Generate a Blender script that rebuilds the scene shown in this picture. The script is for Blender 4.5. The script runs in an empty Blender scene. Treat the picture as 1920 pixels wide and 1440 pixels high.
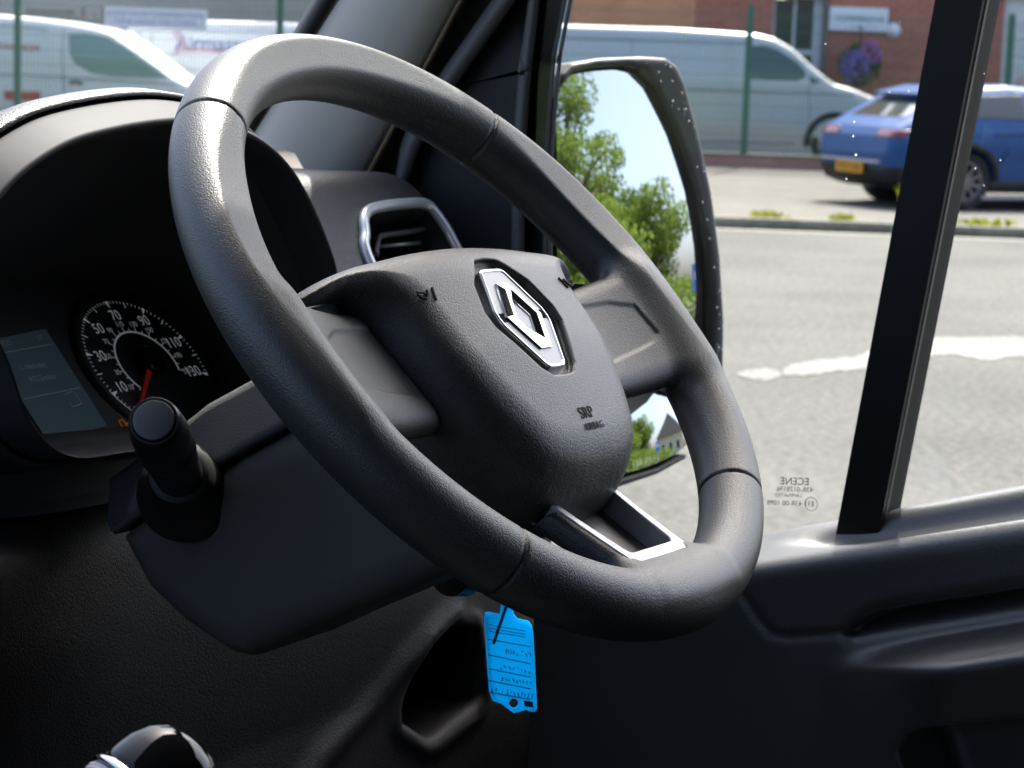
import bpy, math, random
import numpy as np
from mathutils import Matrix, Vector

random.seed(7); np.random.seed(7)
SC = bpy.context.scene
COL = SC.collection

# ------------------------------------------------------------------ camera
F = 4271.0                                    # focal length in photo pixels (1920 wide)
CAM = np.array([0.0, 0.0, 1.58])
PITCH, ROLL = math.radians(8.05), math.radians(2.1)
_r0 = np.array([1.0, 0, 0]); _f0 = np.array([0, math.cos(PITCH), -math.sin(PITCH)]); _d0 = np.cross(_f0, _r0)
_r = math.cos(ROLL)*_r0 - math.sin(ROLL)*_d0
_d = math.cos(ROLL)*_d0 + math.sin(ROLL)*_r0
CR = np.stack([_r, _d, _f0], 1)               # camera (right, down, forward) -> world
cd = bpy.data.cameras.new('camera'); cam = bpy.data.objects.new('camera', cd); COL.objects.link(cam)
cam.matrix_world = Matrix([[_r[0], -_d[0], -_f0[0], CAM[0]], [_r[1], -_d[1], -_f0[1], CAM[1]],
                           [_r[2], -_d[2], -_f0[2], CAM[2]], [0, 0, 0, 1]])
cd.sensor_width = 36.0; cd.lens = 36.0*F/1920.0
cd.clip_start = 0.05; cd.clip_end = 5000
cd.dof.use_dof = True; cd.dof.focus_distance = 1.10; cd.dof.aperture_fstop = 27.0
SC.camera = cam

# ------------------------------------------------------------------ frames
# steering wheel frame (u right, v up, n towards the driver) and van frame (X right, Y forward, Z up, origin = wheel centre)
WC = np.array([-0.0143, 1.1602, 1.4467])
WU = np.array([0.5044, 0.8632, -0.0227]); WV = np.array([-0.5805, 0.3584, 0.7311]); WN = np.array([0.6393, -0.3556, 0.6819])
VX = np.array([0.5045, 0.8634, 0.0]); VY = np.array([-0.8634, 0.5045, 0.0]); VZ = np.array([0, 0, 1.0])
VR = np.stack([VX, VY, VZ], 1)
def frame(o, x, y, z):
    return Matrix([[x[0], y[0], z[0], o[0]], [x[1], y[1], z[1], o[1]], [x[2], y[2], z[2], o[2]], [0, 0, 0, 1]])
WHEEL_M = frame(WC, WU, WV, WN)
VAN_M = frame(WC, VX, VY, VZ)
def ray(px, py): return CR @ np.array([(px-960)/F, (py-720)/F, 1.0])
VO = VR.T @ (CAM-WC)
def VP(px, py, ax, val):
    """photo pixel -> point of the van-frame plane (axis ax = val)"""
    d = VR.T @ ray(px, py); return VO + d*((val-VO[ax])/d[ax])
def VPL(px, py, p0, nn):
    d = VR.T @ ray(px, py); p0 = np.asarray(p0); nn = np.asarray(nn)
    return VO + d*(((p0-VO) @ nn)/(d @ nn))
def WP(px, py, depth):
    d = ray(px, py); return CAM + d*(depth/d[1])
def GP(px, py, z=0.0):
    d = ray(px, py); return CAM + d*((z-CAM[2])/d[2])
def v2w(p): return WC + VR @ np.asarray(p, float)

# ------------------------------------------------------------------ light
SUN_AZ_VAN, SUN_EL = math.radians(80), math.radians(57)
sdv = np.array([math.sin(SUN_AZ_VAN)*math.cos(SUN_EL), math.cos(SUN_AZ_VAN)*math.cos(SUN_EL), math.sin(SUN_EL)])
sdw = VR @ sdv
sl = bpy.data.lights.new('sun', 'SUN'); sun = bpy.data.objects.new('sun', sl); COL.objects.link(sun)
sl.energy = 2.2; sl.angle = math.radians(0.53); sl.color = (1.0, 0.95, 0.87)
sun.rotation_euler = Vector(sdw).to_track_quat('Z', 'Y').to_euler()
sun.location = (0, 0, 30)
wd = bpy.data.worlds.new('World'); SC.world = wd; wd.use_nodes = True
nt = wd.node_tree; bg = nt.nodes['Background']
sky = nt.nodes.new('ShaderNodeTexSky'); sky.sky_type = 'NISHITA'; sky.sun_disc = False
sky.sun_elevation = SUN_EL; sky.sun_rotation = math.atan2(sdw[0], sdw[1])
sky.air_density = 0.5; sky.dust_density = 5.0; sky.ozone_density = 1.0; sky.altitude = 50
nt.links.new(sky.outputs[0], bg.inputs[0]); bg.inputs[1].default_value = 0.15
SC.view_settings.view_transform = 'Standard'; SC.view_settings.look = 'None'
SC.view_settings.gamma = 1.0; SC.view_settings.exposure = 2.05
SC.view_settings.use_curve_mapping = False
SC.cycles.max_bounces = 10; SC.cycles.transparent_max_bounces = 16; SC.cycles.sample_clamp_indirect = 8
SC.cycles.caustics_reflective = False; SC.cycles.caustics_refractive = False

# ------------------------------------------------------------------ materials
MATS = {}
def mat(name, base, rough=0.5, metal=0.0, grain=None, vary=None, coat=0.0, spec=0.5, trans=0.0, sheen=0.0, emit=None):
    """grain = (scale, strength, distance, kind); vary = (scale, amount) colour variation"""
    if name in MATS: return MATS[name]
    m = bpy.data.materials.new(name); m.use_nodes = True; t = m.node_tree; L = t.links
    b = t.nodes['Principled BSDF']
    b.inputs['Base Color'].default_value = (*base, 1); b.inputs['Roughness'].default_value = rough
    b.inputs['Metallic'].default_value = metal; b.inputs['Coat Weight'].default_value = coat
    b.inputs['Specular IOR Level'].default_value = spec
    if sheen: b.inputs['Sheen Weight'].default_value = sheen; b.inputs['Sheen Roughness'].default_value = 0.45
    if trans: b.inputs['Transmission Weight'].default_value = trans
    if emit: b.inputs['Emission Color'].default_value = (*emit[0], 1); b.inputs['Emission Strength'].default_value = emit[1]
    tc = t.nodes.new('ShaderNodeTexCoord')
    if vary:
        n = t.nodes.new('ShaderNodeTexNoise'); n.inputs['Scale'].default_value = vary[0]; n.inputs['Detail'].default_value = 6
        L.new(tc.outputs['Object'], n.inputs['Vector'])
        mr = t.nodes.new('ShaderNodeMapRange'); mr.inputs[1].default_value = 0.3; mr.inputs[2].default_value = 0.7
        mr.inputs[3].default_value = 1-vary[1]; mr.inputs[4].default_value = 1+vary[1]; L.new(n.outputs[0], mr.inputs[0])
        mx = t.nodes.new('ShaderNodeVectorMath'); mx.operation = 'SCALE'; mx.inputs[0].default_value = base
        L.new(mr.outputs[0], mx.inputs['Scale']); L.new(mx.outputs[0], b.inputs['Base Color'])
        r2 = t.nodes.new('ShaderNodeMapRange'); r2.inputs[1].default_value = 0.3; r2.inputs[2].default_value = 0.7
        r2.inputs[3].default_value = max(0.02, rough*0.88); r2.inputs[4].default_value = min(1, rough*1.12)
        L.new(n.outputs[0], r2.inputs[0]); L.new(r2.outputs[0], b.inputs['Roughness'])
    if grain:
        sc, st, dist, kind = grain
        nz = t.nodes.new('ShaderNodeTexNoise'); nz.inputs['Scale'].default_value = sc*0.6; nz.inputs['Detail'].default_value = 2
        L.new(tc.outputs['Object'], nz.inputs['Vector'])
        if kind == 'leather':
            ad = t.nodes.new('ShaderNodeVectorMath'); ad.operation = 'MULTIPLY_ADD'
            ad.inputs[1].default_value = (1.1/sc,)*3
            L.new(nz.outputs['Color'], ad.inputs[0]); L.new(tc.outputs['Object'], ad.inputs[2])
            vo = t.nodes.new('ShaderNodeTexVoronoi'); vo.feature = 'F1'; vo.inputs['Scale'].default_value = sc
            L.new(ad.outputs[0], vo.inputs['Vector'])
            iv = t.nodes.new('ShaderNodeMath'); iv.operation = 'SUBTRACT'; iv.inputs[0].default_value = 1.0
            L.new(vo.outputs['Distance'], iv.inputs[1]); h = iv.outputs[0]
        else:
            nz.inputs['Scale'].default_value = sc; nz.inputs['Detail'].default_value = 4; nz.inputs['Roughness'].default_value = 0.65
            h = nz.outputs[0]
        bp = t.nodes.new('ShaderNodeBump'); bp.inputs['Strength'].default_value = st; bp.inputs['Distance'].default_value = dist
        L.new(h, bp.inputs['Height']); L.new(bp.outputs[0], b.inputs['Normal'])
    MATS[name] = m; return m
def glass_mat(name, tint, refl=0.06):
    if name in MATS: return MATS[name]
    m = bpy.data.materials.new(name); m.use_nodes = True; t = m.node_tree; t.nodes.clear()
    o = t.nodes.new('ShaderNodeOutputMaterial'); tr = t.nodes.new('ShaderNodeBsdfTransparent'); gl = t.nodes.new('ShaderNodeBsdfGlossy')
    tr.inputs[0].default_value = (*tint, 1); gl.inputs['Roughness'].default_value = 0.02
    mx = t.nodes.new('ShaderNodeMixShader'); fr = t.nodes.new('ShaderNodeFresnel'); fr.inputs[0].default_value = 1.45
    ge = t.nodes.new('ShaderNodeNewGeometry'); io = t.nodes.new('ShaderNodeMapRange'); io.inputs[3].default_value = 1.45; io.inputs[4].default_value = 1/1.45   # same reflectance from either side
    t.links.new(ge.outputs['Backfacing'], io.inputs[0]); t.links.new(io.outputs[0], fr.inputs[0])
    t.links.new(fr.outputs[0], mx.inputs[0]); t.links.new(tr.outputs[0], mx.inputs[1]); t.links.new(gl.outputs[0], mx.inputs[2])
    t.links.new(mx.outputs[0], o.inputs[0]); MATS[name] = m; return m
def leaf_mat(name, c1, c2, tr=0.45):
    if name in MATS: return MATS[name]
    m = bpy.data.materials.new(name); m.use_nodes = True; t = m.node_tree; t.nodes.clear(); L = t.links
    o = t.nodes.new('ShaderNodeOutputMaterial'); d = t.nodes.new('ShaderNodeBsdfDiffuse'); tl = t.nodes.new('ShaderNodeBsdfTranslucent')
    mx = t.nodes.new('ShaderNodeMixShader'); mx.inputs[0].default_value = tr
    ge = t.nodes.new('ShaderNodeNewGeometry'); cr = t.nodes.new('ShaderNodeValToRGB')
    cr.color_ramp.elements[0].color = (*c1, 1); cr.color_ramp.elements[1].color = (*c2, 1)
    L.new(ge.outputs['Random Per Island'], cr.inputs[0])
    L.new(cr.outputs[0], d.inputs[0]); L.new(cr.outputs[0], tl.inputs[0])
    L.new(d.outputs[0], mx.inputs[1]); L.new(tl.outputs[0], mx.inputs[2]); L.new(mx.outputs[0], o.inputs[0])
    MATS[name] = m; return m

# interior plastics
M_RIM = mat('rim_foam', (0.038, 0.041, 0.0415), 0.45, grain=(1200, 0.42, 0.0004, 'leather'), spec=1.0)
M_PAD = mat('pad_foam', (0.036, 0.039, 0.0395), 0.42, grain=(1150, 0.42, 0.0005, 'leather'), spec=1.0)
M_FINE = mat('fine_plastic', (0.042, 0.042, 0.042), 0.42, grain=(1500, 0.3, 0.0003, 'noise'), spec=0.8)
M_SHROUD = mat('shroud_plastic', (0.095, 0.095, 0.100), 0.6, grain=(1500, 1.0, 0.0012, 'noise'), spec=0.6)
M_SHROUD2 = mat('shroud_lower_plastic', (0.085, 0.083, 0.074), 0.7, grain=(1300, 0.4, 0.0005, 'noise'), spec=0.5)
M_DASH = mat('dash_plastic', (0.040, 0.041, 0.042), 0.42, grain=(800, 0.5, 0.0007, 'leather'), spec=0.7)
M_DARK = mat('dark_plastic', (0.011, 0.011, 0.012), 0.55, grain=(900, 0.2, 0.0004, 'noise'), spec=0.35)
M_BLACK = mat('black_trim', (0.006, 0.006, 0.0065), 0.55, spec=0.3)
M_MARK = mat('engraved_black', (0.004, 0.004, 0.004), 0.8)
M_GLOSS = mat('gloss_black', (0.006, 0.006, 0.007), 0.08, spec=0.4)
M_CHROME = mat('chrome', (0.88, 0.89, 0.90), 0.08, 1.0)
M_SATIN = mat('satin_silver', (0.46, 0.47, 0.50), 0.42, 0.6)
M_SATIN2 = mat('satin_grey_paint', (0.34, 0.35, 0.37), 0.36, 0.55)
M_TRIM = mat('pillar_trim', (0.60, 0.565, 0.50), 0.85, grain=(1600, 0.3, 0.0004, 'noise'))
M_ROOF = mat('headlining', (0.45, 0.45, 0.43), 0.95)
M_SEAL = mat('rubber_seal', (0.010, 0.010, 0.010), 0.7, spec=0.3)
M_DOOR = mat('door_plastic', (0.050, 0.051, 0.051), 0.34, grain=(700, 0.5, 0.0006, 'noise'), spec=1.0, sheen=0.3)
M_STRIP = mat('grey_strip', (0.10, 0.10, 0.102), 0.5)
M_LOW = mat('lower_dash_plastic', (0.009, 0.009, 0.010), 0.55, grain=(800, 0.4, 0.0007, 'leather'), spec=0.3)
M_GLASS = glass_mat('window_glass', (0.93, 0.975, 0.955))
M_SCREEN_GLASS = glass_mat('windscreen_glass', (0.92, 0.965, 0.955))

# ------------------------------------------------------------------ mesh helpers
def tag(o, label=None, cat=None, group=None, kind=None):
    if label: o['label'] = label
    if cat: o['category'] = cat
    if group: o['group'] = group
    if kind: o['kind'] = kind
    return o
def thing(name, label, cat, M=None, group=None):
    o = bpy.data.objects.new(name, None); COL.objects.link(o); o.empty_display_size = 0.05
    if M is not None: o.matrix_world = M
    return tag(o, label, cat, group)
def link(name, me, m, parent=None):
    o = bpy.data.objects.new(name, me); COL.objects.link(o)
    if m is not None: me.materials.clear(); me.materials.append(m)
    if parent is not None: o.parent = parent
    return o
def fast_mesh(name, V_, Q, smooth=True):
    me = bpy.data.meshes.new(name); V_ = np.asarray(V_, np.float32); Q = np.asarray(Q, np.int32)
    k = Q.shape[1]
    me.vertices.add(len(V_)); me.vertices.foreach_set('co', V_.ravel())
    me.loops.add(Q.size); me.loops.foreach_set('vertex_index', Q.ravel())
    me.polygons.add(len(Q)); me.polygons.foreach_set('loop_start', np.arange(0, Q.size, k, dtype=np.int32))
    me.update(calc_edges=True); me.validate()
    me.polygons.foreach_set('use_smooth', np.full(len(me.polygons), smooth)); me.update()
    return me
def pyd(name, V_, Fc, m, parent=None, smooth=False):
    me = bpy.data.meshes.new(name); me.from_pydata([tuple(map(float, p)) for p in V_], [], Fc); me.update()
    if smooth: me.polygons.foreach_set('use_smooth', [True]*len(me.polygons))
    return link(name, me, m, parent)
class MB:
    def __init__(s): s.v = []; s.f = []
    def add(s, V_, Fc):
        o = len(s.v); s.v += [tuple(map(float, p)) for p in V_]; s.f += [tuple(i+o for i in f) for f in Fc]; return s
    def box(s, lo, hi):
        x0, y0, z0 = lo; x1, y1, z1 = hi
        return s.add([(x0,y0,z0),(x1,y0,z0),(x1,y1,z0),(x0,y1,z0),(x0,y0,z1),(x1,y0,z1),(x1,y1,z1),(x0,y1,z1)],
                     [(0,3,2,1),(4,5,6,7),(0,1,5,4),(1,2,6,5),(2,3,7,6),(3,0,4,7)])
    def prism(s, pts, off):
        """polygon (3D points) extruded by vector off"""
        n = len(pts); P = [np.asarray(p, float) for p in pts]; off = np.asarray(off, float)
        return s.add(P + [p+off for p in P], [tuple(range(n))[::-1], tuple(range(n, 2*n))] + [(i, (i+1) % n, n+(i+1) % n, n+i) for i in range(n)])
    def tube(s, path, r, seg=8, closed=False):
        path = [np.asarray(p, float) for p in path]; n = len(path); rs = r if hasattr(r, '__len__') else [r]*n
        rings = []; up = None
        for i, p in enumerate(path):
            a = path[(i-1) % n] if (closed or i) else p; b = path[(i+1) % n] if (closed or i < n-1) else p
            t = b-a; t = t/(np.linalg.norm(t)+1e-12)
            if up is None: up = np.array([0, 0, 1.0]) if abs(t[2]) < 0.9 else np.array([1.0, 0, 0])
            x = np.cross(t, up); x /= np.linalg.norm(x)+1e-12; up = np.cross(x, t)
            rings.append([p+rs[i]*(math.cos(k*2*math.pi/seg)*x+math.sin(k*2*math.pi/seg)*up) for k in range(seg)])
        o = []; [o.extend(q) for q in rings]
        fc = [(i*seg+k, i*seg+(k+1) % seg, ((i+1) % n)*seg+(k+1) % seg, ((i+1) % n)*seg+k) for i in range(n if closed else n-1) for k in range(seg)]
        if not closed: fc += [tuple(range(seg))[::-1], tuple((n-1)*seg+k for k in range(seg))]
        return s.add(o, fc)
    def lathe(s, o, ax, prof, seg=40, cap=True):
        """prof = [(distance along axis, radius)]"""
        ax = np.asarray(ax, float); ax /= np.linalg.norm(ax); o = np.asarray(o, float)
        x = np.cross(ax, [0, 0, 1.0] if abs(ax[2]) < 0.9 else [1.0, 0, 0]); x /= np.linalg.norm(x); y = np.cross(ax, x)
        V_ = [o+ax*t+r*(math.cos(2*math.pi*k/seg)*x+math.sin(2*math.pi*k/seg)*y) for t, r in prof for k in range(seg)]
        n = len(prof); fc = [(i*seg+k, i*seg+(k+1) % seg, (i+1)*seg+(k+1) % seg, (i+1)*seg+k) for i in range(n-1) for k in range(seg)]
        if cap: fc += [tuple(range(seg))[::-1], tuple((n-1)*seg+k for k in range(seg))]
        return s.add(V_, fc)
    def grid(s, rings, closed=False):
        n = len(rings); m = len(rings[0]); V_ = []; [V_.extend(r) for r in rings]
        return s.add(V_, [(i*m+k, i*m+(k+1) % m, (i+1)*m+(k+1) % m, (i+1)*m+k) for i in range(n-1) for k in range(m if closed else m-1)])
    def build(s, name, m, parent=None, smooth=False, sharp=None):
        o = pyd(name, s.v, s.f, m, parent, smooth)
        if sharp is not None and smooth:
            me = o.data; me.set_sharp_from_angle(angle=math.radians(sharp))
        return o
def spline(pts, n, closed=False):
    P = np.asarray(pts, float); N = len(P); out = []
    segs = N if closed else N-1
    for i in range(segs):
        p0 = P[(i-1) % N] if (closed or i) else 2*P[0]-P[1]
        p1 = P[i]; p2 = P[(i+1) % N]; p3 = P[(i+2) % N] if (closed or i < N-2) else 2*P[-1]-P[-2]
        for k in range(n):
            t = k/n; out.append(0.5*((2*p1)+(-p0+p2)*t+(2*p0-5*p1+4*p2-p3)*t*t+(-p0+3*p1-3*p2+p3)*t**3))
    if not closed: out.append(P[-1])
    return np.array(out)
def text_mesh(body, size, extrude=0.0, align='CENTER', res=3):
    cu = bpy.data.curves.new('t', 'FONT'); cu.body = body; cu.size = size; cu.extrude = extrude
    cu.align_x = align; cu.align_y = 'CENTER'; cu.resolution_u = res
    ob = bpy.data.objects.new('t', cu); COL.objects.link(ob)
    dg = bpy.context.evaluated_depsgraph_get(); me = bpy.data.meshes.new_from_object(ob.evaluated_get(dg))
    bpy.data.objects.remove(ob); bpy.data.curves.remove(cu); return me
def place_text(name, me, m, parent, o, x, y, mirror=False):
    x = np.asarray(x, float); y = np.asarray(y, float); z = np.cross(x, y)
    if mirror: x = -x
    me.transform(frame(o, x, y, z))
    return link(name, me, m, parent)

# ------------------------------------------------------------------ implicit surfaces
def smin(a, b, k):
    h = np.clip(0.5+0.5*(b-a)/k, 0, 1); return b+(a-b)*h-k*h*(1-h)
def smax(a, b, k): return -smin(-a, -b, k)
def sstep(a, b, x):
    t = np.clip((x-a)/(b-a), 0, 1); return t*t*(3-2*t)
def sdpoly(P, x, y):
    P = np.asarray(P, float); x, y = np.broadcast_arrays(x, y); d = np.full(x.shape, 1e9); s = np.ones(x.shape)
    n = len(P)
    for i in range(n):
        a = P[i]; b = P[i-1]; e = b-a; wx = x-a[0]; wy = y-a[1]
        t = np.clip((wx*e[0]+wy*e[1])/(e @ e), 0, 1); d = np.minimum(d, (wx-e[0]*t)**2+(wy-e[1]*t)**2)
        c1 = y >= a[1]; c2 = y < b[1]; c3 = e[0]*wy > e[1]*wx
        s = np.where((c1 & c2 & c3) | (~c1 & ~c2 & ~c3), -s, s)
    return s*np.sqrt(d)
def mirror_poly(half):
    h = [tuple(p) for p in half]; return h + [(-a, b) for a, b in h[::-1] if a > 1e-9]
def nets(fn, lo, hi, h, newton=2):
    xs, ys, zs = [np.arange(lo[i], hi[i]+h, h) for i in range(3)]
    shp = (len(xs), len(ys), len(zs))
    Fv = np.empty(shp, np.float32)
    for i in range(0, shp[0], 64):
        Fv[i:i+64] = np.broadcast_to(fn(xs[i:i+64, None, None], ys[None, :, None], zs[None, None, :]), (len(xs[i:i+64]),)+shp[1:])
    S = Fv < 0
    cnt = np.zeros([s-1 for s in shp], np.int8)
    offs = [(a, b, c) for a in (0, 1) for b in (0, 1) for c in (0, 1)]
    for a, b, c in offs: cnt += S[a:shp[0]-1+a, b:shp[1]-1+b, c:shp[2]-1+c]
    act = (cnt > 0) & (cnt < 8)
    I, J, K = np.nonzero(act); N = len(I); ids = np.full(act.shape, -1, np.int32); ids[I, J, K] = np.arange(N)
    cv = {o: Fv[I+o[0], J+o[1], K+o[2]] for o in offs}
    P = np.zeros((N, 3)); w = np.zeros(N)
    for o in offs:
        for ax in range(3):
            if o[ax]: continue
            q = list(o); q[ax] = 1; q = tuple(q); va, vb = cv[o], cv[q]; m = (va < 0) != (vb < 0)
            t = np.where(m, va/np.where(m, va-vb, 1), 0)
            for k in range(3): P[:, k] += np.where(m, o[k]+(t if k == ax else 0), 0)
            w += m
    V_ = np.stack([lo[0]+h*(I+P[:, 0]/w), lo[1]+h*(J+P[:, 1]/w), lo[2]+h*(K+P[:, 2]/w)], 1)
    e = 0.2*h
    for _ in range(newton):
        x, y, z = V_.T; f = fn(x, y, z)
        g = np.stack([fn(x+e, y, z)-fn(x-e, y, z), fn(x, y+e, z)-fn(x, y-e, z), fn(x, y, z+e)-fn(x, y, z-e)], 1)/(2*e)
        st = -(f/(np.einsum('ij,ij->i', g, g)+1e-6))[:, None]*g
        ln = np.linalg.norm(st, axis=1); st *= np.minimum(1, 0.7*h/(ln+1e-12))[:, None]
        V_ = V_+st
    qs = []
    def quads(A, B, i, j, k, cells):
        m = A != B; a, b, c = np.nonzero(m); ins = A[m]
        q = np.stack([ids[a+di, b+dj, c+dk] for di, dj, dk in cells], 1)
        q[~ins] = q[~ins][:, ::-1]; qs.append(q[(q >= 0).all(1)])
    quads(S[:-1, 1:-1, 1:-1], S[1:, 1:-1, 1:-1], 0, 0, 0, [(0, 0, 0), (0, 1, 0), (0, 1, 1), (0, 0, 1)])
    quads(S[1:-1, :-1, 1:-1], S[1:-1, 1:, 1:-1], 0, 0, 0, [(0, 0, 0), (0, 0, 1), (1, 0, 1), (1, 0, 0)])
    quads(S[1:-1, 1:-1, :-1], S[1:-1, 1:-1, 1:], 0, 0, 0, [(0, 0, 0), (1, 0, 0), (1, 1, 0), (0, 1, 0)])
    return V_, np.concatenate(qs)
def sdf_obj(name, fn, lo, hi, h, m, parent=None, scale=1.0, newton=2):
    V_, Q = nets(fn, lo, hi, h, newton)
    return link(name, fast_mesh(name, V_*scale, Q), m, parent)

# ------------------------------------------------------------------ ground, road, pavement
def struct(o): o['kind'] = 'structure'; return o
def surface_mat(name, c1, c2, scale, bump, rough=0.9, stretch=(1, 1, 1), speck=None):
    m = bpy.data.materials.new(name); m.use_nodes = True; t = m.node_tree; L = t.links; b = t.nodes['Principled BSDF']; b.inputs['Roughness'].default_value = rough
    tc = t.nodes.new('ShaderNodeTexCoord'); mp = t.nodes.new('ShaderNodeMapping'); mp.inputs['Scale'].default_value = stretch
    L.new(tc.outputs['Object'], mp.inputs[0])
    n1 = t.nodes.new('ShaderNodeTexNoise'); n1.inputs['Scale'].default_value = scale; n1.inputs['Detail'].default_value = 8; n1.inputs['Roughness'].default_value = 0.7; L.new(mp.outputs[0], n1.inputs[0])
    n2 = t.nodes.new('ShaderNodeTexNoise'); n2.inputs['Scale'].default_value = scale*0.03; n2.inputs['Detail'].default_value = 4; L.new(mp.outputs[0], n2.inputs[0])
    ad = t.nodes.new('ShaderNodeMath'); ad.operation = 'MULTIPLY_ADD'; ad.inputs[1].default_value = 0.25; L.new(n2.outputs[0], ad.inputs[0]); 
    sc = t.nodes.new('ShaderNodeMath'); sc.operation = 'MULTIPLY'; sc.inputs[1].default_value = 0.75; L.new(n1.outputs[0], sc.inputs[0]); L.new(sc.outputs[0], ad.inputs[2])
    cr = t.nodes.new('ShaderNodeValToRGB'); cr.color_ramp.elements[0].position = 0.41; cr.color_ramp.elements[1].position = 0.59
    cr.color_ramp.elements[0].color = (*c1, 1); cr.color_ramp.elements[1].color = (*c2, 1); L.new(ad.outputs[0], cr.inputs[0]); L.new(cr.outputs[0], b.inputs['Base Color'])
    bp = t.nodes.new('ShaderNodeBump'); bp.inputs['Strength'].default_value = 0.5; bp.inputs['Distance'].default_value = bump; L.new(n1.outputs[0], bp.inputs['Height']); L.new(bp.outputs[0], b.inputs['Normal'])
    MATS[name] = m; return m
M_ROAD = surface_mat('road_chippings', (0.031, 0.032, 0.029), (0.096, 0.094, 0.085), 22, 0.012)
M_PAVE = surface_mat('worn_tarmac', (0.068, 0.064, 0.055), (0.118, 0.111, 0.097), 9, 0.004, stretch=(0.35, 1.6, 1))
M_KERB = surface_mat('kerb_concrete', (0.095, 0.093, 0.07), (0.16, 0.155, 0.12), 14, 0.003)
M_GUT = surface_mat('gutter_concrete', (0.16, 0.155, 0.135), (0.23, 0.22, 0.19), 14, 0.003)
M_PAINT = surface_mat('worn_road_paint', (0.07, 0.07, 0.064), (0.25, 0.246, 0.226), 22, 0.003)
M_TERR = surface_mat('rough_grass', (0.05, 0.08, 0.025), (0.10, 0.13, 0.05), 1.5, 0.02)
MB().add([(-1500, -1500, -.06), (1500, -1500, -.06), (1500, 1500, -.06), (-1500, 1500, -.06)], [(0, 1, 2, 3)]); 
struct(MB().add([(-1500, -1500, -.05), (1500, -1500, -.05), (1500, 1500, -.05), (-1500, 1500, -.05)], [(0, 1, 2, 3)]).build('terrain', M_TERR))
KY = 22.90
struct(MB().add([(-120, -3.2, 0), (120, -3.2, 0), (120, KY, 0), (-120, KY, 0)], [(0, 1, 2, 3)]).build('road', M_ROAD))
mb = MB(); ys = [KY+.15, 25.0, 27.0, 29.0, 31.0]; zs = [.112, .105, .10, .19, .273]
mb.grid([[(x, y, z) for x in (-120, 120)] for y, z in zip(ys, zs)]); struct(mb.build('pavement', M_PAVE))
struct(MB().add([(-120, 31.2, .30), (120, 31.2, .30), (120, 80, .40), (-120, 80, .40)], [(0, 1, 2, 3)]).build('yard', M_PAVE))
kerb = tag(bpy.data.objects.new('kerb', None), kind='structure'); COL.objects.link(kerb)
KM_ = None
for i in range(-12, 22):
    x0 = i*0.915; mb = MB()
    prof = [(KY-.015, -.02), (KY-.012, .07), (KY+.012, .108), (KY+.15, .116), (KY+.15, -.02)]
    if KM_ is None:
        mb.grid([[(0, y, z) for y, z in prof], [(.907, y, z) for y, z in prof]][::-1]); ob = mb.build('kerb_stone', M_KERB, kerb); KM_ = ob.data
    else: ob = bpy.data.objects.new('kerb_stone', KM_); COL.objects.link(ob); ob.parent = kerb
    ob.location = (x0, random.uniform(-.004, .004), random.uniform(-.003, .003))
# pale channel line in front of the kerb
struct(MB().add([(-60, KY-.36, .004), (60, KY-.36, .004), (60, KY-.05, .004), (-60, KY-.05, .004)], [(0, 1, 2, 3)]).build('gutter_channel', M_GUT))
# worn hand-painted line on the road
def worn(name, top, bot, n=40):
    T = spline([GP(*p, .004) for p in top], 8); B = spline([GP(*p, .004) for p in bot], 8)
    m = min(len(T), len(B)); rows = []
    for P, s in ((T, 1), (B, -1)):
        q = np.array([P[int(i*(len(P)-1)/(n-1))] for i in range(n)]); q[:, 1] += np.random.uniform(-.04, .04, n); q[:, 2] = .0045; rows.append(q)
    mb = MB(); mb.grid([rows[1], rows[0]]); return struct(mb.build(name, M_PAINT))
worn('road_marking', [(1380, 700), (1410, 694), (1432, 690), (1452, 693), (1464, 698)], [(1384, 704), (1412, 711), (1434, 713), (1452, 709), (1464, 704)], 20)
worn('road_marking', [(1468, 691), (1500, 681), (1560, 672), (1600, 668), (1660, 650), (1720, 634), (1800, 633), (1920, 631), (2040, 628)], [(1468, 703), (1500, 704), (1560, 697), (1620, 690), (1680, 683), (1740, 669), (1790, 664), (1850, 674), (1900, 668), (2040, 662)], 60)

# weeds along the kerb
LEAFY = leaf_mat('weed_leaf', (0.16, 0.18, 0.012), (0.27, 0.28, 0.03), 0.5)
WL = ['low yellow-green weed at the kerb left of the blue car', 'small yellow-green weed at the kerb below the blue car\'s number plate', 'tall yellow-green weed tuft at the kerb before the blue car\'s wheel', 'strip of low weeds at the kerb before the blue car\'s door']
for (px, w, h, k), lb in zip(((1478, .20, .09, 34), (1618, .13, .08, 26), (1785, .20, .42, 90), (1890, .55, .09, 50)), WL):
    p = GP(px, 432 if px < 1700 else 440, .11); t = thing('weed_tuft', lb, 'weed', Matrix.Translation((p[0], KY+.2, .108)), 'weeds along the kerb'); mb = MB(); rng = np.random.RandomState(px)
    for _ in range(k):
        x, y = rng.normal(0, w*.45), rng.uniform(-.06, .10); hh = h*rng.uniform(.4, 1); a = rng.uniform(0, 6.28); dx, dy = math.cos(a)*hh*.45, math.sin(a)*hh*.45; ww = rng.uniform(.008, .022)
        mb.add([(x-ww, y, 0), (x+ww, y, 0), (x+dx*.5+ww*1.3, y+dy*.5, hh*.65), (x+dx, y+dy, hh), (x+dx*.5-ww*1.3, y+dy*.5, hh*.65)], [(0, 1, 2, 3, 4)])
    mb.build('leaves', LEAFY, t)

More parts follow.
